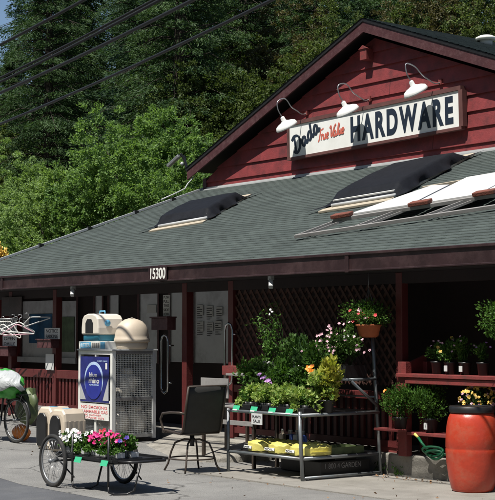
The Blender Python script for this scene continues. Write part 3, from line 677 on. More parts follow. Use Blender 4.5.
def potted(name,label,cat,loc,pr=.09,ph=.15,fr=(.2,.2,.18),n=500,leaf=.035,lm='leaf_plant',pot='black_plastic',fl=None,group=None,tagp=False,upb=.5):
    T=thing(name,label,cat,loc,group=group)
    if name in('potted_daisy','potted_shrub','potted_chrysanthemum'): fr=tuple(v*1.22 for v in fr); n=int(n*1.6)
    m=MB(); m.lathe([(pr*.75,0),(pr*.98,ph*.88),(pr*1.08,ph*.88),(pr*1.08,ph),(pr*.95,ph),(pr*.9,ph*.85)],n=20); m.build('pot',pot,T)
    m=MB(); m.lathe([(pr*.9,ph*.8),(pr*.9,ph*.88)],n=16); m.build('soil','soil',T)
    stems(T,(0,0,ph*.85),fr[2]*1.2,fr[0]*.7,6)
    bush(T,(0,0,ph+fr[2]*.75),fr,n,leaf,lm,upb)
    if fl:
        for matk,cnt,size in fl:
            cs_=[]
            for i in range(cnt):
                d=rdir(1,.5)[0]; d[1]-=.35; d/=np.linalg.norm(d); cs_.append((d[0]*fr[0]*.98,d[1]*fr[1]*.98,ph+fr[2]*.75+abs(d[2])*fr[2]*1.05))
            for q in range(0,cnt,5): blooms(T,cs_[q:q+5],size,matk)
    if tagp:
        m=MB(); m.box((-.02,-pr*1.1-.004,ph*.25),(.03,-pr*1.02,ph*.7)); m.build('price_tag','paper',T)
    return T
# ============================================================ PLANT BENCH ON THE RIGHT
T=thing('plant_bench','weathered red wooden bench shelving for potted plants right of the steel rack','bench',(-12.40,11.9,.26))
for (x0,x1,y0,y1,z0,z1,nm) in ((-.08,.06,0,.10,0,1.14,'leg'),(-.08,.06,.36,.46,0,1.14,'leg'),(-.07,3.3,-.04,.50,.955,1.0,'shelf'),(.065,3.3,.0,.46,.26,.30,'shelf'),(1.75,1.87,.02,.11,.0,.95,'leg'),(-.30,.12,-.20,-.042,.305,.336,'shelf'),(.065,3.3,-.02,.02,.88,.95,'apron')):
    m=MB(); m.box((x0,y0,z0),(x1,y1,z1)); m.build(nm,'red_bench',T,bevel=.006)
m=MB(); m.prism([(-.06,.05,1.001),(-.06,.45,1.001),(-.06,.42,1.22),(-.06,.12,1.12)],(.05,0,0)); m.build('end_bracket','red_bench',T)
m=MB(); m.box((-.62,.14,0.0),(-.16,.21,.10)); m.build('kick_rail','red_bench',T)
ZT=1.262
for i,(px,l,fl,n,fr) in enumerate(((436,'leftmost black potted daisy on the top shelf of the red bench',[('petal_pink',3,.03)],240,(.10,.12,.13)),(449,'black potted daisy with white tag on the top shelf, second from the left',[('petal_yellow',5,.045),('petal_pink',4,.03)],260,(.13,.12,.13)),(464,'third black pot from the left on the top shelf, plant with pale buds',[('petal_pink',4,.028)],260,(.12,.12,.15)),(482,'rightmost small dark pot on the top shelf of the red bench',[('petal_lilac',3,.028)],120,(.10,.1,.12)))):
    P=at(px,362,1,12.0); potted('potted_daisy',l,'potted plant',(P.x,12.02,ZT),.075,.15,fr,int(n*1.5),.036,'leaf_plant',fl=fl,group='pots on the top bench shelf',tagp=i in(1,2))
ZS=.562
P=at(408,415,1,11.95); potted('potted_shrub','bushy round potted shrub left of the red bench post, lower shelf','potted plant',(P.x,11.82,.597),.09,.14,(.20,.2,.19),1500,.033,'leaf_plant',fl=[('petal_orange',1,.06)],group='shrubs on the lower bench shelf')
P=at(431,415,1,12.0); potted('potted_shrub','bushy green potted shrub in a black pot with white tag on the lower bench shelf','potted plant',(P.x,12.0,ZS),.09,.17,(.19,.2,.20),1400,.033,'leaf_plant',group='shrubs on the lower bench shelf',tagp=True)
P=at(478,405,1,12.05); potted('potted_chrysanthemum','yellow flowering potted plant on the lower shelf behind the orange barrel','potted plant',(P.x+.02,12.05,ZS+.04),.10,.17,(.21,.2,.17),600,.035,'leaf_dark',fl=[('petal_yellow',60,.045),('petal_pink',22,.04)])
# barrel
P=G(471,489); T=thing('barrel','tall orange red plastic barrel with a black lid standing on the pavement','barrel',(-10.84,11.46,.012))
prof=[(.205,0),(.222,.008),(.235,.03),(.262,.15),(.283,.30),(.292,.42),(.293,.46),(.289,.47),(.293,.48),(.290,.60),(.278,.72),(.262,.80),(.235,.855),(.215,.87)]
m=MB(); m.lathe(prof,n=48); m.build('drum','barrel',T)
m=MB(); m.lathe([(.23,.862),(.246,.862),(.250,.872),(.250,.925),(.238,.935),(.238,.925),(.05,.928)],n=40); m.build('lid','black_plastic',T)
# green hose on the ledge
m=MB(); pts=[(-12.15+.02,11.90,.50),(-12.05,11.88,.44),(-11.95,11.87,.37),(-11.75,11.86,.335),(-11.55,11.88,.33)]; m.tube(pts,.016,8)
m.tube([(-11.85+.16*math.cos(t)*1.0,11.86+.03*math.sin(t*2),.355+.055*math.sin(t)) for t in np.linspace(0,6.28,24)],.016,8,closed=True); m.tube([(-11.8+.13*math.cos(t),11.84+.03*math.sin(t*2),.32+.05*math.sin(t)) for t in np.linspace(0,6.28,24)],.016,8,closed=True)
T=thing('garden_hose','coiled green garden hose lying on the concrete ledge under the bench','hose',(0,0,0)); m.build('coil','hose_green',T)
m=MB(); m.tube([(-12.13,11.90,.50),(-12.19,11.90,.54)],[.014,.02],8); m.build('nozzle','bag_yellow',T)
# weeds
for px,py,s in ((430,470,.13),(442,472,.10),(419,474,.05),(452,472,.05)):
    P=at(px,py,2,.01); T=thing('weed',{430:'tall thin weed at the foot of the concrete ledge',442:'low leafy weed at the foot of the ledge beside the barrel',419:'smallest weed sprouting left of the others at the ledge',452:'small weed right beside the barrel foot'}[px],'weed',(P.x,11.93,.012),group='weeds along the ledge')
    n=40; kites('foliage',rng.normal(size=(n,3))*[s*.4,s*.2,s*.3]+[0,0,s*.6],rdir(n,1.2),s*.45,s*.12,'leaf_plant' if px!=430 else 'leaf_dark',T)
# hanging baskets
def basket(P,label,fl,pot='terracotta',r=.15):
    T=thing('hanging_basket',label,'hanging basket',tuple(P),group='hanging baskets under the eave')
    m=MB(); m.lathe([(.09,-.16),(.12,-.14),(r,-.02),(r+.012,-.02),(r+.012,.0),(r-.01,.0),(r-.02,-.03)],n=28); m.build('pot',pot,T)
    m=MB(); m.lathe([(r-.02,-.05),(r-.02,-.015)],n=16); m.build('soil','soil',T)
    for k in range(3):
        a=k*2.1+.4; m=MB(); m.tube([(math.cos(a)*r,math.sin(a)*r,0),(0,0,.45)],.003,5); m.build('hanger_wire','galv_dark',T)
    m=MB(); m.tube([(0,0,.45),(0,0,2.49-P[2])],.003,5); m.build('hook','galv_dark',T)
    bush(T,(-.05,0,.10),(.40,.30,.19),2000,.036,'leaf_plant',.3); bush(T,(-.16,-.05,-.02),(.14,.15,.13),350,.034,'leaf_plant',-.1)
    for matk,cnt,size in fl:
        cs_=[( rng.uniform(-.15,.3),-rng.uniform(.05,.22),rng.uniform(.02,.2)) for i in range(cnt)]
        for q in range(0,cnt,4): blooms(T,cs_[q:q+4],size,matk)
    return T
P=at(367,331,1,11.75); basket((P.x+.03,11.75,P.z+.08),'hanging terracotta basket with trailing leaves and red flowers above the steel rack',[('petal_red',9,.05),('petal_pink',6,.04)])
P=at(505,335,1,11.75); basket((P.x+.06,11.75,P.z+.10),'hanging basket of green foliage cut by the right edge of the photo',[('petal_pink',3,.03)],'black_plastic')
# ============================================================ STEEL RACK
RX0,RX1,RY0,RY1=-14.22,-12.78,10.62,11.86
T=thing('display_rack','grey steel pipe display rack stacked with seedlings, flowers and soil bags','rack',(RX0,RY0,.012))
W=RX1-RX0; D=RY1-RY0
def tube_part(nm,pts,r=.02,mk='rack_steel'):
    m=MB(); m.tube(pts,r,10); return m.build(nm,mk,T)
tube_part('leg',[(0,0,0),(.0,0,.79)]); tube_part('leg',[(W+.02,0,0),(W-.01,0,.40),(W-.03,0,.81)],.023)
tube_part('leg',[(0,D,0),(0,D+.05,1.70)]); tube_part('leg',[(W+.03,D,0),(W,D,.42),(W-.07,D,1.25),(W-.10,D,1.74)],.022)
for z,dz in ((.765,.03),(.255,.0)):
    tube_part('rail',[(0,0,z),(W,0,z+.0)],.02); tube_part('rail',[(0,D,z),(W,D,z)],.017); tube_part('rail',[(0,0,z),(0,D,z)],.017); tube_part('rail',[(W,0,z),(W,D,z)],.022)
    m=MB(); 
    for i in range(8): 
        y=.06+i*(D-.12)/7; m.box((.0,y-.03,z+.005),(W,y+.03,z+.021))
    m.build('shelf_deck','black_metal',T)
tube_part('rail',[(W+.02,0,.03),(W+.03,D,.03)],.018); tube_part('rail',[(W-.05,D-.45,1.17),(W-.05,D,1.17)],.018); tube_part('rail',[(0,D-.45,1.17),(W-.05,D-.45,1.17)],.018); tube_part('rail',[(0,D,1.17),(W-.05,D,1.17)],.015)
tube_part('rail',[(0,D-.02,.95),(W-.05,D-.02,.95)],.012)
tube_part('brace',[(W-.03,D-.42,1.15),(W-.0,D-.02,.84)],.018); tube_part('brace',[(.01,D-.42,1.15),(.0,D-.02,.84)],.018)
m=MB(); m.box((0,D-.46,1.176),(W-.06,D-.03,1.188)); m.build('upper_shelf','black_metal',T)
m=MB(); m.box((.52,-.035,.62),(.73,-.025,.755)); sg=m.build('sign_card','paper',T)
fit_text('lettering','PLANTS','ink',sg,.545,.705,.70,.73,-.0365); fit_text('lettering','SALE','ink',sg,.56,.69,.645,.68,-.0365)
# seedling trays along the front
names=['seedling tray at the left end of the rack front','seedling tray second from the left on the rack front','seedling tray second from the right on the rack front','seedling tray at the right end of the rack front']
for i,x in enumerate((-14.02,-13.66,-13.30,-12.97)):
    s=thing('seedling_tray',names[i]+', pale leaves and green tag','plant tray',(x,RY0+.20,.80),group='seedling trays on the rack front')
    m=MB(); m.box((-.165,-.14,0),(.165,.14,.06)); m.build('tray','black_plastic',s,bevel=.004)
    for q in range(6):
        m=MB(); cx=-.11+.11*(q%3); cy=-.07+.14*(q//3); m.lathe([(.035,.02),(.048,.09),(.042,.09)],c=(cx,cy,0),n=10); m.build('cell_pot','black_plastic',s)
    bush(s,(0,-.02,.17),(.23,.20,.20),800,.055,'leaf_bright',.15,elong=1.6)
    bush(s,(0,.03,.13),(.20,.18,.16),420,.045,'leaf_plant',.2,elong=1.6)
    m=MB(); m.prism([(-.10,-.215,-.03),(.03,-.215,-.03),(.03,-.185,.045),(-.10,-.185,.045)],(0,-.004,0)); tg=m.build('price_tag','tag_green',s)
    m=MB(); m.prism([(-.085,-.2195,-.015),(-.0,-.2195,-.015),(-.0,-.2135,.0),(-.085,-.2135,.0)],(0,-.002,0)); m.build('price_print','paper',tg)
# second row and upper shelf plants
def rowplant(px,py,Y,z,name,label,**k):
    k['fr']=tuple(v*1.22 for v in k['fr']); k['n']=int(k['n']*1.5)
    P=at(px,py,1,Y); return potted(name,label,'potted plant',(P.x,Y,z),**k)
g2='potted plants behind the seedling trays'
MT['leaf_mid']=leafmat('leaf_mid',(.025,.065,.014),(.09,.17,.04),.25,clump=6)
rowplant(262,360,11.25,.80,'potted_foliage','leafy green potted plant behind the left seedling tray',fr=(.19,.17,.24),n=520,leaf=.05,lm='leaf_mid',group=g2)
t=rowplant(277,355,11.2,.80,'potted_aster','potted aster with lilac pink flowers in the middle left of the rack',fr=(.20,.17,.20),n=600,leaf=.04,lm='leaf_plant',group=g2)
blooms(t,[(-.12+.03*i,-.20,.42+.02*math.sin(i*2)-.012*i) for i in range(10)],.055,'petal_lilac')
rowplant(303,360,11.25,.80,'potted_foliage','dense dark potted plant in the middle of the rack between aster and marigold',fr=(.17,.16,.28),n=480,leaf=.055,lm='leaf_mid',group=g2)
t=rowplant(327,378,11.05,.80,'potted_marigold','tall yellow green plant with orange flowers on the right half of the rack',fr=(.18,.16,.25),n=560,leaf=.075,lm='leaf_yellow',group=g2)
blooms(t,[(-.20,-.12,.52),(-.12,-.14,.48),(-.17,-.1,.54)],.09,'petal_orange')
rowplant(318,385,10.98,.80,'potted_foliage','broad leaved green plant beneath the orange flowers on the rack',fr=(.17,.14,.18),n=420,leaf=.065,lm='leaf_bright',group=g2)
rowplant(348,358,11.55,1.20,'potted_geranium','potted plant with many small pale pink flowers on the upper rack shelf at right',fr=(.26,.2,.17),n=520,leaf=.045,lm='leaf_mid',fl=[('petal_pink',26,.04),('petal_white',6,.03)],group=g2)
rowplant(322,352,11.6,1.20,'potted_geranium','potted plant with pale pink flowers on the upper rack shelf, left of the denser one',fr=(.24,.2,.18),n=420,leaf=.05,lm='leaf_mid',fl=[('petal_pink',12,.04)],group=g2)
rowplant(296,352,11.6,1.20,'potted_foliage','dark leafy plant in the middle of the upper rack shelf',fr=(.22,.2,.20),n=420,leaf=.06,lm='leaf_mid',group=g2)
rowplant(338,350,11.45,1.20,'potted_geranium','tallest pale pink flowering plant on the upper rack shelf',fr=(.22,.18,.24),n=480,leaf=.045,lm='leaf_mid',fl=[('petal_pink',16,.04)],group=g2)
rowplant(313,360,11.2,.80,'potted_foliage','loose leafy plant right behind the orange flowers',fr=(.20,.18,.34),n=420,leaf=.06,lm='leaf_plant',group=g2)
rowplant(285,365,11.15,.80,'potted_foliage','bright leafy plant between the lilac flowers and the orange ones',fr=(.19,.17,.26),n=420,leaf=.06,lm='leaf_plant',group=g2)
rowplant(247,372,11.2,.80,'potted_foliage','leafy plant at the far left end of the rack',fr=(.17,.16,.22),n=420,leaf=.055,lm='leaf_plant',group=g2)
# tall climbing plant at left and airy one
P=at(270,350,1,11.6); T2=thing('climbing_plant','tall thin climbing plant rising in front of the lattice at the left of the rack','plant',(P.x,11.6,1.20))
m=MB(); m.lathe([(.08,0),(.1,.18),(.09,.18)],n=16); m.build('pot','black_plastic',T2)
for k in range(6):
    L_=random.uniform(.4,.72); a=random.uniform(-.6,.8); pts=[Vector((0,0,.15))]
    for i in range(7): pts.append(Vector((.03*k-.09+a*.04*i*(i/4),random.uniform(-.04,.02),.15+L_*(i+1)/7)))
    m=MB(); m.tube(pts,[.005]*5+[.003]*3,5); m.build('stem','leaf_dark',T2)
    n=70; idx=rng.uniform(0,6.99,n); c=np.array([list(pts[int(i)].lerp(pts[int(i)+1],i%1)) for i in idx])+rng.normal(size=(n,3))*.035
    kites('foliage',c,rdir(n,.2),rng.uniform(.035,.06,n),.024,'leaf_plant',T2)
blooms(T2,[(.05,-.03,.86),(.08,-.03,.83),(.02,-.02,.8)],.035,'petal_white')
P=at(285,345,1,11.7); T2=thing('arching_plant','airy plant with long arching bare twigs reaching left across the lattice','plant',(P.x,11.7,1.2))
m=MB(); m.lathe([(.07,0),(.09,.16),(.08,.16)],n=16); m.build('pot','black_plastic',T2)
for k in range(5):
    pts=[Vector((0,0,.15))]; 
    for i in range(9): t=(i+1)/9; pts.append(Vector((-(.25+.13*k)*t**1.5,-.05*t,.15+(.85-.07*k)*math.sin(t*1.9)*.95)))
    m=MB(); m.tube(pts,[.004]*6+[.002]*4,4); m.build('stem','leaf_dark',T2)
    n=26; idx=rng.uniform(3,8.99,n); c=np.array([list(pts[int(i)].lerp(pts[min(9,int(i)+1)],i%1)) for i in idx])+rng.normal(size=(n,3))*.02
    kites('foliage',c,rdir(n,.0),rng.uniform(.025,.045,n),.02,'leaf_plant',T2)
P=at(300,345,1,11.5); T2=thing('iris_plant','clump of long sword shaped leaves behind the lilac flowers','plant',(P.x,11.5,1.2))
m=MB(); m.lathe([(.07,0),(.09,.14),(.08,.14)],n=16); m.build('pot','black_plastic',T2)
n=34; kites('foliage',rng.normal(size=(n,3))*[.05,.04,.05]+[0,0,.33],rdir(n,2.4)*[1,1,1.0],rng.uniform(.3,.45,n),.028,'leaf_dark',T2,fold=.1)
# crate on the upper shelf
P=at(349,373,1,11.5); T2=thing('nursery_crate','black nursery crate with a white printed label on the upper rack shelf','crate',(-13.10,11.46,1.203))
m=MB(); m.box((-.34,-.07,0),(.24,.28,.012)); m.box((-.34,-.07,.012),(.24,-.055,.15)); m.box((-.34,.265,.012),(.24,.28,.15)); m.box((-.34,-.055,.012),(-.325,.265,.15)); m.box((.225,-.055,.012),(.24,.265,.15)); m.build('crate','black_plastic',T2)
m=MB(); m.box((.03,-.076,.045),(.14,-.071,.115)); lb=m.build('label_card','light_grey',T2); fit_text('lettering','BIX','ink',lb,.045,.125,.06,.10,-.0775); fit_text('lettering','ST','light_grey',T2,-.06,.01,.06,.11,-.0725)
# soil bags
for i,(px,l) in enumerate(((250,'leftmost yellow soil bag on the lower rack shelf'),(270,'middle yellow soil bag on the lower rack shelf'),(292,'rightmost yellow soil bag on the lower rack shelf'))):
    P=at(px,452,1,RY0+.05); s=thing('soil_bag',l,'bag',(P.x+.05,RY0+.30,.29),rz=R((-6,5,-3)[i]),group='yellow soil bags')
    def fn(p,d,i=i): 
        p=Vector((p.x,p.y,p.z)); e=2.6
        k=(abs(d.x)**e+abs(d.y)**e)**(1/e) if (abs(d.x)+abs(d.y))>.01 else 1
        f=1/max(k,.6) if abs(d.z)<.9 else 1
        p.x*=min(f,1.25); p.y*=min(f,1.25)
        p.z+=.007*math.sin(p.x*38+i*2)+.006*math.sin(p.y*61+p.x*30+i)+.004*math.sin(p.y*120-p.x*70+i)
        if p.z<-.045: p.z=-.045
        return p
    m=MB(); m.ell((0,0,.05),(.185,.26,.095),64,34,fn=fn); m.prism([(-.2,-.12,.03),(-.17,-.12,.05),(-.17,.12,.05),(-.2,.12,.03)],(0,0,.006)); m.build('sack','bag_yellow',s)
    m=MB(); m.bar((-.14,-.268,.052),(.03,-.268,.050),.010,.034,upv=(0,.25,1)); lb=m.build('label_band','white_paint',s); fit_text('lettering','SOIL','navy',lb,-.125,.01,.038,.062,-.2755); m=MB(); m.prism([(.185,-.14,.03),(.215,-.15,.045),(.215,.14,.045),(.185,.13,.03)],(0,0,.006)); m.build('crimped_end','bag_yellow',s)
# dark crates beneath and long box with lettering
T2=thing('storage_crate','long black storage crate with faded stamped lettering on the ground under the rack','crate',(-13.95,11.25,.02))
m=MB(); m.box((0,0,0),(1.05,.35,.30)); m.build('crate','black_plastic',T2,bevel=.01)
T2=thing('side_crate','black crate with pale stamped lettering under the right side of the rack','crate',(-12.86,10.98,.02))
m=MB(); m.box((-.3,0,0),(.0,.8,.19)); m.build('crate','black_plastic',T2,bevel=.01)
o=text_ob('lettering','1 800 4 GARDEN',.09,'grey_rail',T2,Matrix.Translation((.003,.06,.10))@Matrix.Rotation(R(90),4,'Z')@Matrix.Rotation(R(90),4,'X'),ext=.001,sx=.9)
T2=thing('plant_flat','olive coloured low plant flat on the lower rack shelf beside the yellow bags','tray',(-13.18,RY0+.35,.29))
m=MB(); m.box((-.0,-.1,0),(.34,.7,.012)); m.box((0,-.1,.012),(.34,-.085,.08)); m.box((0,.685,.012),(.34,.7,.08)); m.box((0,-.085,.012),(.012,.685,.08)); m.box((.328,-.085,.012),(.34,.685,.08)); m.build('tray','bag_olive',T2)
# goods on the rail behind the rack
for i,(px,mk,l) in enumerate(((286,'panel_white','white'),(291,'blue_jug','blue'),(297,'panel_white','white'),(303,'blue_jug','blue'),(277,'beige_plastic','beige'),(262,'beige_plastic','beige'))):
    P=at(px,424,1,11.42); P.x=max(P.x,-14.12 if px==262 else -13.98); T2=thing('garden_jug',l+' plastic jug '+('between white ones' if px==291 else 'nearest the rack leg' if px==303 else 'left of the blue ones' if px==286 else 'between two blue ones' if px==297 else ('right' if px==277 else 'left')+' one of the beige pair')+' on the lower rack shelf','jug',(P.x,11.42,.29),group='jugs behind the rack')
    m=MB(); m.box((-.045,-.035,0),(.045,.035,.17)); m.build('body',mk,T2,bevel=.012); m=MB(); m.lathe([(.018,.165),(.018,.205),(.02,.205),(.02,.225)],n=12); m.build('cap','white_paint',T2)
# ============================================================ SWIVEL CHAIRS
def chair(loc,rz,label,sl='sling'):
    T=thing('swivel_chair',label,'chair',loc,rz=rz,group=None)
    # seat faces -x... local +y is the back of the seat
    for k in range(4):
        a=R(45+90*k); c,s=math.cos(a),math.sin(a); m=MB()
        m.tube([(0,0,.40),(.10*c,.10*s,.405),(.22*c,.22*s,.36),(.27*c,.27*s,.25),(.31*c,.31*s,.10),(.36*c,.36*s,0.01)],.013,8); m.build('leg','bronze',T)
    m=MB(); m.tube([(.29*math.cos(t),.29*math.sin(t),.17) for t in np.linspace(0,2*math.pi,33)[:-1]],.010,8,closed=True); m.build('foot_ring','bronze',T)
    m=MB(); m.tube([(0,0,.32),(0,0,.47)],.03,12); m.box((-.12,-.12,.46),(.12,.12,.485)); m.build('swivel_post','black_metal',T)
    m=MB(); hw=.275
    for s in (-1,1): m.tube([(s*hw,-.26,.49),(s*hw,-.2,.52),(s*hw,.18,.49),(s*hw,.24,.53),(s*hw,.30,.80),(s*hw,.37,1.08)],.015,8)
    m.tube([(-hw,.37,1.08),(hw,.37,1.08)],.013,8); m.tube([(-hw,-.26,.49),(hw,-.26,.49)],.013,8); m.tube([(-hw,.2,.49),(hw,.2,.49)],.013,8); m.build('frame','bronze',T)
    m=MB(); n=14; prof=[(-.25,.505),(-.1,.512),(.1,.492),(.2,.495),(.245,.54),(.275,.68),(.305,.82),(.34,.96),(.372,1.075)]
    vs=[]; 
    for j,(y,z) in enumerate(prof):
        for i in range(n+1):
            u=i/n*2-1; sag=.018*(1-u*u); vs.append((u*(hw-.012),y+(sag if j>4 else 0),z-(sag if j<4 else 0)))
    q=n+1; m.add(vs,[(j*q+i,j*q+i+1,(j+1)*q+i+1,(j+1)*q+i) for j in range(len(prof)-1) for i in range(n)],0,True); o=m.build('sling_seat',sl,T); md=o.modifiers.new('solid','SOLIDIFY'); md.thickness=.006
    for s in (-1,1):
        m=MB(); m.tube([(s*hw,.29,.74),(s*(hw+.04),.22,.755),(s*(hw+.05),.0,.75),(s*(hw+.05),-.18,.73),(s*(hw+.05),-.23,.66),(s*(hw+.03),-.20,.52),(s*hw,-.16,.505)],.016,8); m.build('armrest','bronze',T)
    return T
chair((-14.50,10.26,.01),R(-94),'dark mesh swivel chair standing with its back to the road')
T=thing('plant_stand','weathered grey two level plant stand behind the swivel chair, left of the steel rack','stand',(-15.42,11.05,.03))
for lo,hi,nm in (((0,.02,.742),(1.14,.46,.77),'shelf'),((0,.42,1.14),(1.14,.80,1.17),'shelf'),((0,.0,.86),(.62,.018,1.12),'board'),((.0,.0,.52),(1.14,.018,.58),'board')):
    m=MB(); m.box(lo,hi); m.build(nm,'grey_rail',T,bevel=.004)
for x,y,h_ in ((0,.02,1.12),(1.10,.02,.742),(0,.76,1.14),(1.10,.76,1.14),(0,.40,1.14),(1.10,.40,1.14)):
    m=MB(); m.box((x,y,-.02),(x+.04,y+.04,h_)); m.build('leg','bronze',T)
m=MB(); m.box((-.04,-.02,0),(.04,-.012,.13)); 
# ============================================================ CART
CX,CY=-14.0,8.05
T=thing('garden_cart','two wheeled black garden cart carrying trays of petunias','cart',(CX,CY,.0))
def wheel(T,x,y,r=.30):
    Wt=MB(); Wt.tube([(x+(r-.022)*math.cos(t),y,r+(r-.022)*math.sin(t)) for t in np.linspace(0,2*math.pi,49)[:-1]],.024,10,closed=True); w=Wt.build('wheel','rubber',T)
    m=MB(); m.tube([(x+(r-.05)*math.cos(t),y,r+(r-.05)*math.sin(t)) for t in np.linspace(0,2*math.pi,49)[:-1]],.011,8,closed=True); m.build('rim','galv',w)
    m=MB(); m.tube([(x,y-.05,r),(x,y+.05,r)],.022,12); m.build('hub','galv_dark',w)
    m=MB()
    for k in range(28):
        t=2*math.pi*k/28; t2=t+(.35 if k%2 else -.35); yy=.035 if k%4<2 else -.035
        m.tube([(x+.02*math.cos(t2),y+yy,r+.02*math.sin(t2)),(x+(r-.05)*math.cos(t),y,r+(r-.05)*math.sin(t))],.0022,4)
    m.build('spoke','galv',w)
wheel(T,-.07,-.03); wheel(T,.08,.82)
m=MB(); m.tube([(-.07,-.03,.30),(.08,.82,.30)],.012,8); m.build('axle','black_metal',T)
m=MB(); m.box((-.12,.05,.335),(1.10,.73,.36)); m.build('deck','black_metal',T,bevel=.004)
m=MB()
for a,b_ in (((-.12,.04,.37),(1.10,.04,.37)),((-.12,.74,.37),(1.10,.74,.37)),((-.12,.04,.37),(-.12,.74,.37)),((1.10,.04,.37),(1.10,.74,.37))): m.bar(a,b_,.025,.03)
m.build('rim_rail','black_metal',T)
m=MB(); m.tube([(1.10,.10,.365),(1.27,.18,.365),(1.27,.60,.365),(1.10,.68,.365)],.014,8); m.build('handle','black_metal',T)
for x in (.26,1.02):
    m=MB(); m.tube([(x,.03,.62),(x,.03,.08)],.013,8); m.build('upright','black_metal',T)
    m=MB(); m.tube([(x,.03,.10),(x+.01,.03,.035),(x+.04,.08,.012),(x+.10,.20,.012),(x+.14,.27,.05),(x+.16,.34,.34)],.012,8); m.build('stand_leg','black_metal',T)
m=MB(); m.tube([(-.05,.0,.34),(.3,.03,.14)],.009,6); m.tube([(.1,.8,.34),(.95,.5,.14)],.009,6); m.build('strut','black_metal',T)
m=MB(); m.tube([(-.12,.74,.35),(-.12,.74,.62)],.012,8); m.build('upright','black_metal',T)
def ptray(x,y,z,w,d,label,fl,leafm='leaf_plant',n=700,traym='black_plastic',cellm='light_grey'):
    s=thing('petunia_tray',label,'plant tray',(CX+x,CY+y,z),group='petunia trays on the cart')
    m=MB(); m.box((-w/2,-d/2,0),(w/2,d/2,.035)); m.build('tray',traym,s,bevel=.004)
    nx=int(w/.085)
    for i in range(nx):
        for j in (-1,1):
            m=MB(); cx=-w/2+.04+i*(w-.08)/max(1,nx-1); m.box((cx-.034,j*d*.25-.05,.036),(cx+.034,j*d*.25+.05,.095)); m.build('cell_pot',cellm,s,bevel=.006)
    bush(s,(0,0,.165),(w*.60,d*.60,.11),int(n*1.2),.045,leafm,.3); bush(s,(0,-d*.35,.11),(w*.6,d*.3,.07),int(n*.5),.04,leafm,.0)
    for matk,cnt,size,xa,xb in fl:
        cs_=[(rng.uniform(xa,xb)*w/2,-rng.uniform(-.2,1)*d*.5,.20+rng.uniform(-.03,.075)) for i in range(cnt)]
        for q in range(0,cnt,4): blooms(s,cs_[q:q+4],size,matk)
    return s
ptray(-.02,.28,.36,.30,.40,'tray of white petunias at the wheel end of the cart',[('petal_white',30,.058,-.9,1)],n=420)
ptray(.27,.22,.36,.26,.30,'tray of white and pink petunias beside the left upright of the cart',[('petal_white',10,.065,-1,.6),('petal_pink',5,.05,-1,1)],n=520)
ptray(.60,.25,.36,.38,.36,'tray of magenta petunias in the middle of the cart',[('petal_magenta',36,.058,-.9,.9)],n=760)
ptray(.93,.25,.36,.30,.36,'tray of magenta petunias at the handle end of the cart',[('petal_magenta',26,.056,-.9,.6),('petal_purple',3,.06,.8,1.1),('petal_red',2,.04,-.3,.3)],n=640)
ptray(.1,.58,.36,.44,.24,'tray of pale red petunias at the far left corner of the cart',[('petal_magenta',7,.05,-.9,.9),('petal_red',10,.045,-.9,.9)],n=420)
for i,(x,z) in enumerate(((.42,.335),(.97,.335))):
    m=MB(); m.prism([(x-.07,-.004,z-.02),(x+.07,-.004,z-.02),(x+.07,.02,z+.04),(x-.07,.02,z+.04)],(0,-.004,0)); m.build('price_tag','tag_green',T)
# ============================================================ PROPANE CAGE
cx0,cx1,cy0,cy1,cz0=-18.41,-17.42,10.90,11.66,.20; ch=1.29; CR=R(-1)
T=thing('gas_bottle_cage','white framed gas bottle cage with a navy advertising poster and grey mesh side','cage',(cx1,cy0,cz0),rz=CR)
w=cx1-cx0; d=cy1-cy0
def fr(nm,lo,hi,mk='white_paint'):
    m=MB(); m.box(lo,hi); return m.build(nm,mk,T,bevel=.003)
t=.06
fr('post',(-w,0,0),(-w+t,t,ch)); fr('post',(-t,-.0,0),(0,t,ch)); fr('post',(-w,d-t,0),(-w+t,d,ch)); fr('post',(-t,d-t,0),(0,d,ch),'light_grey')
fr('crossbar',(-w+t+.001,.003,ch-t),(-t-.001,t-.003,ch-.002)); fr('crossbar',(-w+t+.001,.003,.02),(-t-.001,t-.003,.02+t)); fr('crossbar',(-w+t+.001,.003,.52),(-t-.001,t-.003,.56))
fr('mullion',(-w/2-.02,.006,.0801),(-w/2+.02,t-.006,.519)); fr('mullion',(-w/2-.02,.006,.561),(-w/2+.02,t-.006,ch-t-.001))
fr('crossbar',(-t+.003,t+.001,ch-.05),(-.003,d-t-.001,ch-.002),'galv'); fr('crossbar',(-t+.003,t+.001,.02),(-.003,d-t-.001,.07),'galv'); fr('crossbar',(-t+.003,t+.001,.56),(-.003,d-t-.001,.61),'galv')
fr('roof_panel',(-w-.02,-.02,ch),(.02,d+.02,ch+.02),'light_grey'); fr('back_panel',(-w+t,d-.02,.05),(-t,d-.012,ch-.06),'light_grey'); fr('floor_panel',(-w+t,t,.03),(-t,d-t,.045),'light_grey'); fr('shelf',(-w+t,t,.575),(-t-.005,d-t,.59),'galv_dark')
m=MB()
k=0
y=t+.012
while y<d-t: m.box((-.024,y-.0022,.07),(-.020,y+.0022,ch-.05)); y+=.027
z=.08
while z<ch-.05: m.box((-.019,t,z-.0022),(-.015,d-t,z+.0022)); z+=.027
m.build('wire_mesh','white_paint',T)
m=MB(); x=-w+t
while x<-t: m.box((x-.002,.030,.08),(x+.002,.034,.52)); x+=.022
z=.09
while z<.52: m.box((-w+t,.035,z-.002),(-t,.039,z+.002)); z+=.022
m.build('wire_mesh','galv',T)
fr('side_panel',(-w+.01,t,.05),(-w+.016,d-t,ch-.06),'light_grey')
m=MB(); m.box((-w+.08,-.012,.53),(-.08,-.004,1.20)); po=m.build('poster','poster_navy',T)
px0,px1=-w+.08,-.08; pc=(px0+px1)/2
m=MB(); m.lathe([(.001,0),(.27,0),(.27,.004),(.001,.004)],c=(pc-.01,-.0125,.855),n=40,mat=Matrix.Rotation(R(90),4,'X')@Matrix.Diagonal((1,1.0,1,1)),smooth=False); m.build('ring_print','pale_blue',po)
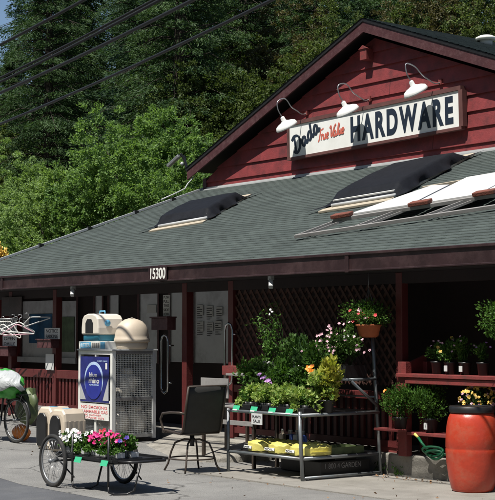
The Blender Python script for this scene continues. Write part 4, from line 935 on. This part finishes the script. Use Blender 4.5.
m=MB(); m.lathe([(.001,0),(.245,0),(.245,.004),(.001,.004)],c=(pc-.01,-.017,.825),n=40,mat=Matrix.Rotation(R(90),4,'X')@Matrix.Diagonal((1,1.05,1,1)),smooth=False); m.build('ball_print','ball_blue',po)
fit_text('lettering','blue','white_paint',po,pc-.13,pc+.09,.90,.965,-.0215,off=.01); fit_text('lettering','rhino','white_paint',po,pc-.14,pc+.16,.805,.885,-.0215,off=.015); fit_text('lettering','PROPANE EXCHANGE','pale_blue',po,pc-.13,pc+.15,.77,.79,-.0215)
m=MB(); m.box((px1-.09,-.0165,1.02),(px1-.04,-.0125,1.11)); m.build('badge_print','white_paint',po); fit_text('lettering','FAST EASY','pale_blue',po,px1-.32,px1-.03,1.125,1.145,-.0125)
m=MB(); m.prism([(px0,-.0163,.56),(px0+.17,-.0163,.56),(px0,-.0163,.80)],(0,.004,0)); m.build('corner_print','light_grey',po); m=MB(); m.prism([(px1,-.0163,.56),(px1,-.0163,.88),(px1-.16,-.0163,.56)],(0,.004,0)); m.build('corner_print','light_grey',po)
m=MB(); m.box((-w+.07,-.014,.27),(-.07,-.006,.505)); pl=m.build('notice_board','white_paint',T)
fit_text('lettering','NO SMOKING','pink_ink',pl,-w+.12,-.12,.43,.475,-.0145,off=.01); fit_text('lettering','FLAMMABLE GAS','pink_ink',pl,-w+.10,-.10,.365,.41,-.0145,off=.01)
fit_text('lettering','ASK CASHIER','pink_ink',pl,-w+.16,-.28,.325,.35,-.0145); fit_text('lettering','PROPANE 1075','pink_ink',pl,-w+.16,-.20,.28,.31,-.0145)
for (x,y,z,n_) in ((-.26,.40,.59,'tank on the upper shelf inside the cage'),(-.22,.24,.045,'tank at the front of the cage floor'),(-.24,.56,.045,'tank at the back of the cage floor'),(-.66,.3,.045,'tank on the cage floor by the far side'),(-.66,.35,.59,'tank on the upper shelf by the far side')):
    vv=Matrix.Rotation(CR,3,'Z')@Vector((x,y,0)); q=thing('gas_bottle','pale grey gas '+n_,'gas bottle',(cx1+vv.x,cy0+vv.y,cz0+z),group='gas bottles in the cage')
    m=MB(); m.lathe([(.10,0),(.105,.03),(.14,.06),(.155,.11),(.155,.26),(.14,.32),(.09,.36),(.03,.375)],n=28); m.build('tank','beige_pale',q)
    m=MB(); m.lathe([(.095,.34),(.10,.44),(.095,.44),(.09,.345)],n=24); m.build('collar','beige_pale',q); m=MB(); m.tube([(0,0,.37),(0,0,.43)],.02,8); m.build('valve','galv',q)
# things on top of the cage
tz=cz0+ch+.021
q=thing('litter_carton','long blue and white printed carton on top of the cage','box',tuple(Vector((cx1,cy0,tz))+Matrix.Rotation(CR,3,'Z')@Vector((-.98,.0,0))),rz=CR); 
m=MB(); m.box((0,0,0),(.78,.26,.115)); bx=m.build('carton','white_paint',q,bevel=.004)
m=MB(); m.box((.05,-.003,.01),(.36,-.0005,.105)); m.build('blue_print','sky_blue',bx); m=MB(); m.box((.64,-.003,.01),(.77,-.0005,.105)); m.build('blue_print','sky_blue',bx); fit_text('lettering','LITTER','white_paint',bx,.08,.33,.03,.085,-.0035)
for k in range(4): m=MB(); m.box((.40+.055*k,-.003,.02),(.44+.055*k,-.0005,.095)); m.build('picture_print','grey_rail',bx)
q=thing('covered_litter_box','white hooded litter box with a dark opening and blue base on the carton','litter box',tuple(Vector((cx1,cy0,tz+.117))+Matrix.Rotation(CR,3,'Z')@Vector((-.66,.22,0))),rz=CR)
m=MB(); m.prism([(-.23,-.2,0),(.23,-.2,0),(.23,.2,0),(-.23,.2,0)],(0,0,.10)); m.build('base','teal_plastic',q,bevel=.02)
m=MB(); pr=[(-.25,.10),(-.25,.20),(-.23,.33),(-.18,.385),(-.08,.41),(.08,.41),(.18,.385),(.23,.33),(.25,.20),(.25,.10)]
m.prism([(x,-.22,z) for x,z in pr],(0,.44,0)); m.build('hood','beige_pale',q,bevel=.02)
m=MB(); m.prism([(-.12,-.225,.12),(.10,-.225,.12),(.10,-.225,.27),(.05,-.225,.33),(-.07,-.225,.33),(-.12,-.225,.27)],(0,.004,0)); m.build('opening','black_plastic',q)
m=MB(); m.prism([(-.252,-.14,.12),(-.252,.12,.12),(-.252,.12,.30),(-.252,-.14,.30)],(.001,0,0)); m.build('opening','black_plastic',q)
m=MB(); m.tube([(-.08,0,.41),(-.07,0,.45),(.07,0,.45),(.08,0,.41)],.012,8); m.build('handle','sky_blue',q); m=MB(); m.lathe([(.001,0),(.05,0),(.05,.003)],c=(.254,-.06,.27),n=20,mat=Matrix.Rotation(R(90),4,'Y')); m.build('sticker','sky_blue',q)
q=thing('domed_litter_box','glossy beige domed litter box on top of the mesh side of the cage','litter box',(cx1-.13,cy0+.42,tz+.0)); q.scale=(.9,.9,1.2)
def ff(p,d): return p
m=MB(); m.lathe([(.22,0),(.235,.02),(.25,.09)],n=40,sx=1,sy=1.12); m.build('tray','beige_plastic',q)
m=MB(); m.lathe([(.262,.085),(.27,.09),(.272,.125),(.262,.135),(.258,.17),(.245,.235),(.21,.30),(.155,.345),(.08,.37),(.02,.375)],n=44,sx=1,sy=1.12); m.build('dome','beige_plastic',q)
m=MB(); m.tube([(-.05,-.13,.355),(0,-.0,.385),(.0,.16,.35)],.006,6); m.build('seam','beige_pale',q)
# ============================================================ BEIGE LITTER TUBS
def tub(P,rz,label):
    q=thing('hooded_litter_box',label,'litter box',tuple(P),rz=rz,group='beige hooded litter boxes by the cage')
    pr=[(-.23,0),(-.25,.06),(-.25,.34),(-.22,.42),(-.14,.465),(.14,.465),(.22,.42),(.25,.34),(.25,.06),(.23,0)]
    m=MB(); m.prism([(x,-.24,z) for x,z in pr],(0,.62,0)); m.build('hood','beige_plastic',q,bevel=.055); q.scale=(.70,.60,1.26)
    pr2=[(-.17,.04),(-.19,.10),(-.19,.30),(-.15,.37),(-.09,.40),(.05,.40),(.11,.37),(.14,.30),(.14,.10),(.12,.04)]
    m=MB(); m.prism([(x,-.30,z) for x,z in pr2],(0,.058,0)); m.build('door','black_plastic',q,bevel=.02)
    m=MB(); m.box((-.1,-.02,.467),(.06,.12,.470)); m.build('sticker','sky_blue',q)
    for yy in (-.12,.02,.16,.30):
        m=MB(); m.box((.246,yy,.10),(.256,yy+.05,.34)); m.build('rib','beige_plastic',q,bevel=.004)
    m=MB(); m.box((-.24,-.25,.045),(.262,.39,.065)); m.build('rim','beige_pale',q)
    return q
P=G(44,452); P=G(52,449); tub((P.x,P.y,gz(P.x)),R(6),'left beige hooded litter box with a black front, beside the bicycle')
tub((P.x+.40,P.y-.02,gz(P.x+.40)),R(6),'right beige hooded litter box with a black front, against the cage')
for i,(x,y,l) in enumerate(((-17.95,10.35,'beige hooded litter box behind the left front one, stacked row'),(-17.75,10.95,'rear beige hooded litter box tucked against the white cage post'))):
    pass
# ============================================================ BICYCLE with load
bx,by=-18.12,9.72; bz=gz(bx)
T=thing('bicycle','black bicycle leaning by the railing at the left edge of the photo','bicycle',(bx,by,bz),rz=R(4))
def bwheel(x,r=.33):
    Wt=MB(); Wt.tube([(x+(r-.018)*math.cos(t),0,r+(r-.018)*math.sin(t)) for t in np.linspace(0,2*math.pi,49)[:-1]],.019,9,closed=True); w_=Wt.build('wheel','rubber',T)
    m=MB(); m.tube([(x+(r-.045)*math.cos(t),0,r+(r-.045)*math.sin(t)) for t in np.linspace(0,2*math.pi,49)[:-1]],.009,6,closed=True); m.build('rim','galv_dark',w_)
    m=MB()
    for k in range(24): t=2*math.pi*k/24; m.tube([(x,.02*(-1)**k,r),(x+(r-.045)*math.cos(t),0,r+(r-.045)*math.sin(t))],.0015,4)
    m.tube([(x,-.05,r),(x,.05,r)],.02,10); m.build('spoke','galv_dark',w_)
bwheel(0); bwheel(-1.08)
m=MB()
for a,b_,r_ in (((0,.03,.33),(-.42,.0,.30),.010),((0,-.03,.33),(-.42,.0,.30),.010),((0,.03,.33),(-.34,0,.75),.009),((0,-.03,.33),(-.34,0,.75),.009),((-.42,0,.30),(-.32,0,.88),.016),((-.34,0,.76),(-.92,0,.80),.016),((-.42,0,.30),(-.93,0,.72),.018),((-.90,0,.86),(-.96,0,.64),.018),((-.96,.04,.64),(-1.08,.04,.33),.011),((-.96,-.04,.64),(-1.08,-.04,.33),.011)): m.tube([a,b_],r_,8)
m.build('frame','bike_paint',T)
m=MB(); m.tube([(-.32,0,.86),(-.31,0,.93)],.012,8); m.ell((-.28,0,.95),(.13,.07,.035),12,8); m.build('saddle','black_plastic',T)
m=MB(); m.tube([(-.85,-.28,1.0),(-.92,-.2,.98),(-.9,0,.93),(-.92,.2,.98),(-.85,.28,1.0)],.012,8); m.build('handlebar','galv_dark',T)
m=MB(); m.lathe([(.09,-.004),(.09,.004)],c=(-.42,-.05,.30),n=24,mat=Matrix.Rotation(R(90),4,'X')); m.tube([(-.42,-.06,.30),(-.36,-.09,.15)],.009,6); m.box((-.42,-.16,.13),(-.32,-.08,.15)); m.build('crank','galv_dark',T)
m=MB(); m.bar((.28,0,.70),(-.30,0,.68),.12,.012); m.tube([(.22,.05,.69),(.02,.05,.34)],.006,6); m.tube([(.22,-.05,.69),(.02,-.05,.34)],.006,6); m.build('luggage_rack','black_metal',T)
m=MB(); m.tube([(0+.36*math.cos(t),0,.33+.36*math.sin(t)) for t in np.linspace(.1,2.4,16)],.02,6); m.build('mudguard','black_plastic',T)
def lump(c,r,mk,T_,name,seed,rot=0,amp=.12,wr=0):
    rnd=random.Random(seed); ph=[rnd.uniform(0,6.28) for _ in range(8)]
    def fn(p,d):
        k=1+amp*(.5*math.sin(d.x*3+ph[0])*math.cos(d.y*4+ph[1])+.3*math.sin(d.z*7+ph[2]+d.x*5)+.22*math.sin(d.x*13+ph[3]+d.z*6)+.15*math.sin(d.y*21+d.z*17+ph[4])); return p*k
    m=MB(); m.ell(c,r,44,26,fn=fn,mat=Matrix.Rotation(rot,4,'Y')); return m.build(name,mk,T_)
q=thing('bag_pile','bulging green and yellow bag under white plastic wrap tied on the bicycle','bag',(bx-.38,by-.05,bz+.66)); lump((0,0,.18),(.48,.27,.21),'bag_green',q,'bag',3,R(6),.2); lump((-.12,-.03,.12),(.22,.27,.14),'bag_yellow',q,'yellow_bag',5); 
m=MB(); vs=[];nu,nv=26,20
for j in range(nv+1):
    for i in range(nu+1):
        u=i/nu; v=j/nv; az=R(-75+85*u+12*math.sin(7*v)); po_=R(25+80*v+10*math.sin(9*u)*v)
        k=1.05+.015*math.sin(15*u+9*v)+.018*abs(math.sin(17*v-31*u))+.012*math.sin(60*u)
        vs.append((.07+.43*k*math.sin(po_)*math.cos(az)+.10*v*u,.27*k*math.sin(po_)*math.sin(az),.18+.21*k*math.cos(po_)))
m.add(vs,[(j*(nu+1)+i,j*(nu+1)+i+1,(j+1)*(nu+1)+i+1,(j+1)*(nu+1)+i) for j in range(nv) for i in range(nu)],0,True); o=m.build('plastic_wrap','bag_white',q); o.modifiers.new('solid','SOLIDIFY').thickness=.004
q=thing('pannier_bag','olive green bag slung behind the bicycle wheel','bag',(bx-.05,by+.20,bz+.30)); lump((0,0,.22),(.26,.12,.26),'bag_olive',q,'bag',9); m=MB(); m.bar((-.2,.0,.40),(.2,0,.44),.05,.1); m.build('flap','bag_olive',q)
q=thing('orange_bundle','orange bundle lying low beside the bicycle chain','bundle',(bx-.25,by+.22,bz)); lump((0,0,.13),(.22,.10,.12),'orange',q,'bundle',12); 
q=thing('wooden_ledge','grey wooden step against the railing behind the bicycle','step',(-19.9,11.2,gz(-19.9))); m=MB(); m.box((-.9,0,.28),(.9,.35,.33)); m.build('tread','grey_rail',q); m=MB(); m.box((-.85,.05,0),(-.78,.3,.28)); m.build('leg','grey_rail',q); m=MB(); m.box((.78,.05,0),(.85,.3,.28)); m.build('leg','grey_rail',q)
# ============================================================ POST SIGNS, BOXES, HANGERS
def card(x0,y0,x1,y1,Y,label,txt=None,cat='sign',mk='paper',name='notice_card',grp='notices on the porch posts',lines=0):
    a=at(x0,(y0+y1)/2,1,Y); c=at(x1,(y0+y1)/2,1,Y); zt=at((x0+x1)/2,y0,1,Y).z; zb=at((x0+x1)/2,y1,1,Y).z
    q=thing(name,label,cat,(a.x,Y,zb),group=grp); w_=c.x-a.x; h_=zt-zb
    m=MB(); m.box((0,-.008,0),(w_,0,h_)); cd=m.build('card',mk,q)
    if txt:
        n=len(txt)
        for i,t_ in enumerate(txt): fit_text('lettering',t_,'ink',cd,w_*.1,w_*.9,h_*(1-(i+.85)/n),h_*(1-(i+.2)/n),-.0085,off=.005)
    return q
card(45,328,60,339,YP-.02,'white notice on the second porch post from the left',['NOTICE','PARKING'])
card(46,354,54,370,YP-.02,'blank white paper tacked low on the second porch post')
card(3,336,17,346,YP-.02,'white notice low on the leftmost porch post',['OPEN','DAILY'])
card(163.5,295,170,316,YP-.02,'tall narrow white notice on the post left of the doorway',['PUSH','PULL','THIS','SIDE','DOOR'])
def pbox(px0,py0,px1,py1,Y,label):
    a=at(px0,(py0+py1)/2,1,Y); c=at(px1,(py0+py1)/2,1,Y); zt=at((px0+px1)/2,py0,1,Y).z; zb=at((px0+px1)/2,py1,1,Y).z
    q=thing('post_box',label,'box',((a.x+c.x)/2,Y,zb),group='dark red boxes on the porch posts'); w_=(c.x-a.x)/2
    m=MB(); m.box((-w_,-.16,0),(w_,-.002,zt-zb)); m.build('box','rake',q,bevel=.005); m=MB(); m.box((-w_-.02,-.18,zt-zb),(w_+.02,-.001,zt-zb+.02)); m.build('lid','rake',q)
pbox(45,340,59,348,YP,'dark red box on the second porch post from the left'); pbox(160,318,176,330,YP,'dark red box on the post left of the doorway'); pbox(2,347,16,356,YP,'dark red box low on the leftmost porch post')
q=card(2,297,22,316,YP-.03,'dark picture board above the hangers on the leftmost porch post',None,mk='fascia',name='picture_board')
card(0,318,17,333,YP-.02,'grey white notice behind the plastic hangers',['STORE','HOURS'])
P0=at(8,322,1,11.6)
T=thing('hanger_rail','thin rail holding clothes hangers in front of the leftmost porch post','rail',(P0.x,11.6,P0.z+.05)); m=MB(); m.tube([(-1.4,0,0),(.1,0,0)],.012,8); m.tube([(0,0,0),(0,.4,0)],.01,8); m.build('rail','galv_dark',T)
def hanger(P,rz,tl,mk,l):
    q=thing('clothes_hanger',l,'hanger',tuple(P)); q.rotation_euler=(R(tl),R((px*37%70)-35),rz); q.scale=(1.35,)*3; q['group']='plastic clothes hangers on the rail'
    m=MB(); m.tube([(-.21,0,-.20),(-.20,0,-.215),(.20,0,-.215),(.21,0,-.20),(.2,0,-.185),(.03,0,-.09),(0,0,-.08),(-.03,0,-.09),(-.2,0,-.185)],.008,6,closed=True); m.build('frame',mk,q)
    m=MB(); m.tube([(0,0,-.08),(0,0,-.03)]+[(.025*math.sin(t),0,-.0+.025*-math.cos(t)) for t in np.linspace(.2,4.4,9)],.004,6); m.build('hook','galv',q)
for i,(px,py,rz,tl,mk,l) in enumerate(((3,320,20,10,'white_paint','white plastic hanger nearest the left edge of the photo'),(13,318,62,-8,'white_paint','white plastic hanger seen nearly edge on'),(16,320,40,14,'petal_pink','pink plastic hanger between two white ones'),(20,318,55,-18,'white_paint','white plastic hanger right of the pink one'),(27,316,30,60,'light_grey','rightmost hanger, grey and tipped flat'))):
    P=at(px,py,1,11.6-.04*i); hanger((P.x,P.y,P.z+.03),R(rz),tl,mk,l)
# dry leaves and grit swept against the ledge
n=240; lx=rng.uniform(-17,-10.2,n); ly=11.93-np.abs(rng.normal(size=n))*.22; ly[:60]=rng.uniform(9,11.9,60)
o=kites('leaf_litter',np.stack([lx,ly,np.array([gz(v) for v in lx])+.022],1),rng.normal(size=(n,3))*[1,1,.12],rng.uniform(.015,.05,n),.02,'litter'); tag(o,'dry leaves and grit scattered along the foot of the ledge','leaf litter',kind='stuff')
# ============================================================ CABLES
def cable(px,label,r,Y=9.1,mk='cable'):
    # px: three photo points measured on the vertical plane the lines hang in; extended both ways to the next poles
    a,b_,c=[at(x,y,1,Y) for x,y in px]
    # quadratic through three points in (X,Z)
    A=np.array([[p.x**2,p.x,1] for p in (a,b_,c)]); k=np.linalg.solve(A,np.array([p.z for p in (a,b_,c)]))
    k[0]=max(k[0],.0)
    sl=(c.z-a.z)/(c.x-a.x); 
    q=.004
    f=lambda x: a.z+sl*(x-a.x)+q*(x-a.x)*(x-c.x)
    xs_=np.linspace(-38,12,90); m=MB(); m.tube([(x,Y,f(x)) for x in xs_],r,8); o=m.build('power_cable',mk); tag(o,label,'cable','overhead cables')
cable([(0,45),(42,22),(84,0)],'topmost overhead cable at the upper left corner',.021,mk='cable')
cable([(0,78),(75,40),(152,1)],'upper strand of the twisted pair of overhead cables',.017,mk='cable')
cable([(0,82),(78,43),(160,0)],'lower strand of the twisted pair of overhead cables',.019,Y=9.06,mk='cable')
cable([(0,93),(95,48),(193,0)],'thick grey overhead cable just under the pair',.023,mk='cable_grey')
cable([(0,124),(120,77),(272,0)],'lowest overhead cable crossing the whole upper left',.019,mk='cable_grey')
# ============================================================ TREES
def trunk_mb(h,r,lean=0,limbs=6,spread=.3,base=.35):
    m=MB(); pts=[(lean*h*t*t,0.02*math.sin(5*t)*h*.2,h*t) for t in np.linspace(0,1,9)]; m.tube(pts,[r*(1-.85*t)*(1.25 if t==0 else 1) for t in np.linspace(0,1,9)],10)
    return m
def broadleaf(name,label,loc,h,r,n,leaf,mk,cat='tree',group=None,seed=1,crown=.72,tall=1.0,nl=40):
    g=np.random.default_rng(seed); T=thing(name,label,cat,loc,group=group)
    m=MB(); m.tube([(0,0,-.5),(.05,0,h*.3),(0,.05,h*.55),(0,0,h*.72)],[r*.09,r*.07,r*.045,r*.012],10)
    cz=h*(1-crown/2); lobes=[]
    for i in range(nl):
        d=g.normal(size=3); d/=np.linalg.norm(d); rad=g.uniform(.35,.88)
        env=1.0-.35*max(0,d[2])*abs(d[2]); p=np.array([d[0]*r*rad*env,d[1]*r*rad*env,cz+d[2]*h*crown/2*rad*tall]); lobes.append((p,g.uniform(.17,.34)*r))
        if i<14: m.tube([(0,0,h*.25+.2*h*g.random()),tuple(p*[.4,.4,1]-[0,0,.15*h*0]) if False else (p[0]*.4,p[1]*.4,h*.3+(p[2]-h*.3)*.5),tuple(p*.85+np.array([0,0,h*.45])*.15)],[r*.03,r*.018,r*.003],5)
    m.build('trunk','bark',T)
    idx=g.integers(0,nl,n); C=np.array([l[0] for l in lobes])[idx]; RR=np.array([l[1] for l in lobes])[idx]
    d=g.normal(size=(n,3)); d/=np.linalg.norm(d,axis=1)[:,None]; d[:,2]=d[:,2]*.85
    # small twig clusters within each lobe
    k=26; sub=g.normal(size=(nl,k,3)); sub/=np.linalg.norm(sub,axis=2)[:,:,None]; sub*=g.uniform(.55,1.15,(nl,k,1)); si=g.integers(0,k,n)
    p=C+(sub[idx,si]+d*.22*g.uniform(.2,1,(n,1)))*RR[:,None]
    dirs=sub[idx,si]*.8+d*.7+g.normal(size=(n,3))*.3; dirs[:,2]-=.1
    kites('crown',p,dirs,g.uniform(.7,1.3,n)*leaf,g.uniform(.5,.8,n)*leaf,mk,T); return T
def conifer(name,label,loc,h,r,mk,seed=1,nb=150,ns=90,group=None,leaf=.5,base=.08):
    g=np.random.default_rng(seed); T=thing(name,label,'tree',loc,group=group)
    m=MB(); m.tube([(0,0,-1),(0,0,h*.5),(0,0,h)],[.035*h*.5,.02*h*.5,.02],9); P=[];Dd=[];Ln=[]
    for i in range(nb):
        t=base+(1-base)*((i+g.random())/nb); z=h*t; L=r*(1-t)**.75*g.uniform(.55,1.15)+.25; a=i*2.4+g.uniform(-.5,.5)
        rise=g.uniform(-.05,.25)*(1 if t<.85 else 3); tip=np.array([math.cos(a)*L,math.sin(a)*L,z+rise*L-.22*L])
        m.tube([(0,0,z),(math.cos(a)*L*.5,math.sin(a)*L*.5,z+rise*L*.7),tuple(tip*[.92,.92,1])],[.03+.008*L,.018,.005],4,cap=False)
        n=int(ns*(.4+L/r*.9)); u=g.uniform(.12,1.0,n)**.8; side=g.choice([-1,1],n); sp=g.uniform(0,1,n)*(.42*L*(1-u*.65))+.05
        x=math.cos(a)*L*u-math.sin(a)*side*sp; y=math.sin(a)*L*u+math.cos(a)*side*sp
        zz=z+rise*L*(1.6*u*(1-u)+.0*u)+ (rise-.22)*L*u*u -.25*sp-g.uniform(0,.28,n)
        P.append(np.stack([x,y,zz],1)); dd=np.stack([math.cos(a)*np.ones(n)*.8-math.sin(a)*side*.8,math.sin(a)*np.ones(n)*.8+math.cos(a)*side*.8,g.uniform(-1.0,.1,n)],1)+g.normal(size=(n,3))*.25
        Dd.append(dd); Ln.append(g.uniform(.6,1.25,n)*leaf)
    m.build('trunk','bark',T); P=np.concatenate(P);Dd=np.concatenate(Dd);Ln=np.concatenate(Ln)
    kites('crown',P,Dd,Ln,Ln*.24,mk,T,fold=.3); return T
ux,uy=-.793,.609; wx,wy=.609,.793
def SW(s,w): return (ux*s+wx*w,uy*s+wy*w)
def spos(px,dist):
    d=fw*F+rt*(px-247.5); q=Vector((d.x,d.y)).normalized(); return q.x*dist,q.y*dist
def gnd(x,y): return gz(x)+hill(x,y)
# near deciduous trees behind the store
x,y=spos(150,47); broadleaf('maple_tree','large bright green maple filling the view behind the left half of the roof',(x,y,0),10.2,3.5,190000,.088,'leaf_maple',seed=3,crown=.9,nl=120)
x,y=spos(213,50); broadleaf('maple_tree','smaller bright green maple just left of the gable tip',(x,y,0),8.2,2.3,80000,.088,'leaf_maple',seed=4,crown=.86,nl=40)
x,y=spos(62,50); broadleaf('lime_tree','yellow green tree with soft outline at the lower left behind the roof',(x,y,0),7.9,2.8,90000,.075,'leaf_lime',seed=5,crown=.9,nl=50)
x,y=spos(20,56); broadleaf('willow_tree','pale olive green tree at the left edge of the photo',(x,y,0),9.6,2.9,90000,.075,'leaf_lime',seed=6,crown=.9,nl=46)
x,y=spos(-35,52); broadleaf('lime_tree','yellow green tree just past the left edge of the photo',(x,y,0),6.9,2.6,40000,.10,'leaf_lime',seed=8,crown=.9)
x,y=spos(-3,46); T=thing('yellow_banner','orange yellow shrub glimpsed at the left edge just over the roof','shrub',(x,y,0)); T.name='autumn_shrub'
m=MB(); m.tube([(0,0,-.2),(0,0,4.2)],[.08,.03],7); m.build('trunk','bark',T); bush(T,(-.1,0,4.25),(.42,.45,.7),900,.12,'petal_yellow',.3)
for k,(px,dd,hh,rr,mk,l) in enumerate(((205,60,15.0,3.6,'leaf_olive','olive green broad tree right of the dark redwoods, left of the gable'),(262,58,14.0,3.4,'leaf_olive','olive broad tree rising above the left gable slope'),(300,64,18,3.8,'leaf_brown','olive tree with brownish patches above the left gable slope'),(240,70,18.5,3.8,'leaf_olive','tall olive tree behind the smaller ones, left of the peak'),(345,60,17,3.4,'leaf_olive','dark olive tree right behind the gable peak'),(395,58,17,3.4,'leaf_olive','olive tree above the right gable slope, near the peak'),(440,62,19,4.0,'leaf_brown','brownish olive tree above the right gable slope'),(490,58,18,3.8,'leaf_olive','olive tree above the white roof vent'),(545,60,18,4,'leaf_olive','olive tree beyond the right edge of the photo'),(10,66,11.5,3.0,'leaf_olive','olive tree low on the hillside at the left edge'))):
    x,y=spos(px,dd); z=gnd(x,y); broadleaf('hillside_tree',l,(x,y,z-.2),hh-z*.6,rr*1.05,95000,.105,mk,seed=20+k,crown=.88,nl=100,group='broad leaved trees on the hillside')
# redwoods: three built, the rest copied
pr_=[conifer('redwood_tree','dark conifer in the dense stand on the hillside behind the store',(0,0,0),26,4.6,'needle',1,nb=330,ns=340,group='dense stand of dark conifers',leaf=.19),
     conifer('redwood_tree','dark conifer in the dense stand on the hillside behind the store',(0,0,0),24,4.0,'needle_blue',2,nb=310,ns=330,group='dense stand of dark conifers',leaf=.18),
     conifer('redwood_tree','dark conifer in the dense stand on the hillside behind the store',(0,0,0),20,4.4,'needle',3,nb=280,ns=350,group='dense stand of dark conifers',leaf=.19)]
index_kids(); used=[False]*3; r2=random.Random(5)
for row,(s,st) in enumerate(((62,4.4),(68,4.8),(75,5),(83,5.4),(93,6),(105,7))):
    wmax=s*.20+9; w=-wmax+(row%2)*st/2
    while w<wmax:
        ss=s+r2.uniform(-2,2); ww=w+r2.uniform(-1.2,1.2); w+=st
        x,y=SW(ss,ww); z=gnd(x,y); k=r2.randrange(3); px=247.5+1400*ww/ss
        sc_=r2.uniform(.85,1.15)
        top=z+(26,24,20)[k]*sc_; elev=(333-(top-1.75)/ss*1400)
        if px<26:
            # the sky shows in the top left corner
            want=r2.uniform(36,66) if px<10 else r2.uniform(22,50) if px<16 else r2.uniform(-10,24)
            if px<26 and elev<want: sc_=max(.25,((333-want)/1400*ss+1.75-z)/(26,24,20)[k])
        if row==0 and 190<px<520: continue
        if used[k]: o=copy_tree(pr_[k])
        else: o=pr_[k]; used[k]=True
        o.location=(x,y,z-.3); o.rotation_euler=(0,0,r2.uniform(0,6.28)); o.scale=(sc_*r2.uniform(.9,1.15),)*2+(sc_,)
# ============================================================ LIGHT
sun_to=Vector((.08,-.50,1)).normalized()
sd=bpy.data.lights.new('sun','SUN'); sd.energy=5.0; sd.angle=R(.53); sd.color=(1,.955,.88); so=bpy.data.objects.new('sun',sd); COL.objects.link(so); so.rotation_euler=sun_to.to_track_quat('Z','Y').to_euler()
w=bpy.data.worlds.new('World'); sc.world=w; w.use_nodes=True; nt=w.node_tree; nt.nodes.clear()
sky=nt.nodes.new('ShaderNodeTexSky'); sky.sky_type='NISHITA'; sky.sun_disc=False; sky.sun_elevation=math.asin(sun_to.z); sky.sun_rotation=math.atan2(sun_to.x,sun_to.y); sky.air_density=1.0; sky.dust_density=.4; sky.ozone_density=2.5
bg=nt.nodes.new('ShaderNodeBackground'); bg.inputs[1].default_value=.07; o_=nt.nodes.new('ShaderNodeOutputWorld'); nt.links.new(sky.outputs[0],bg.inputs[0]); nt.links.new(bg.outputs[0],o_.inputs[0])
sc.view_settings.view_transform='Standard'; sc.view_settings.look='None'; sc.view_settings.exposure=.48; sc.view_settings.gamma=1
sc.render.engine='CYCLES'; sc.cycles.max_bounces=8; sc.cycles.use_denoising=True
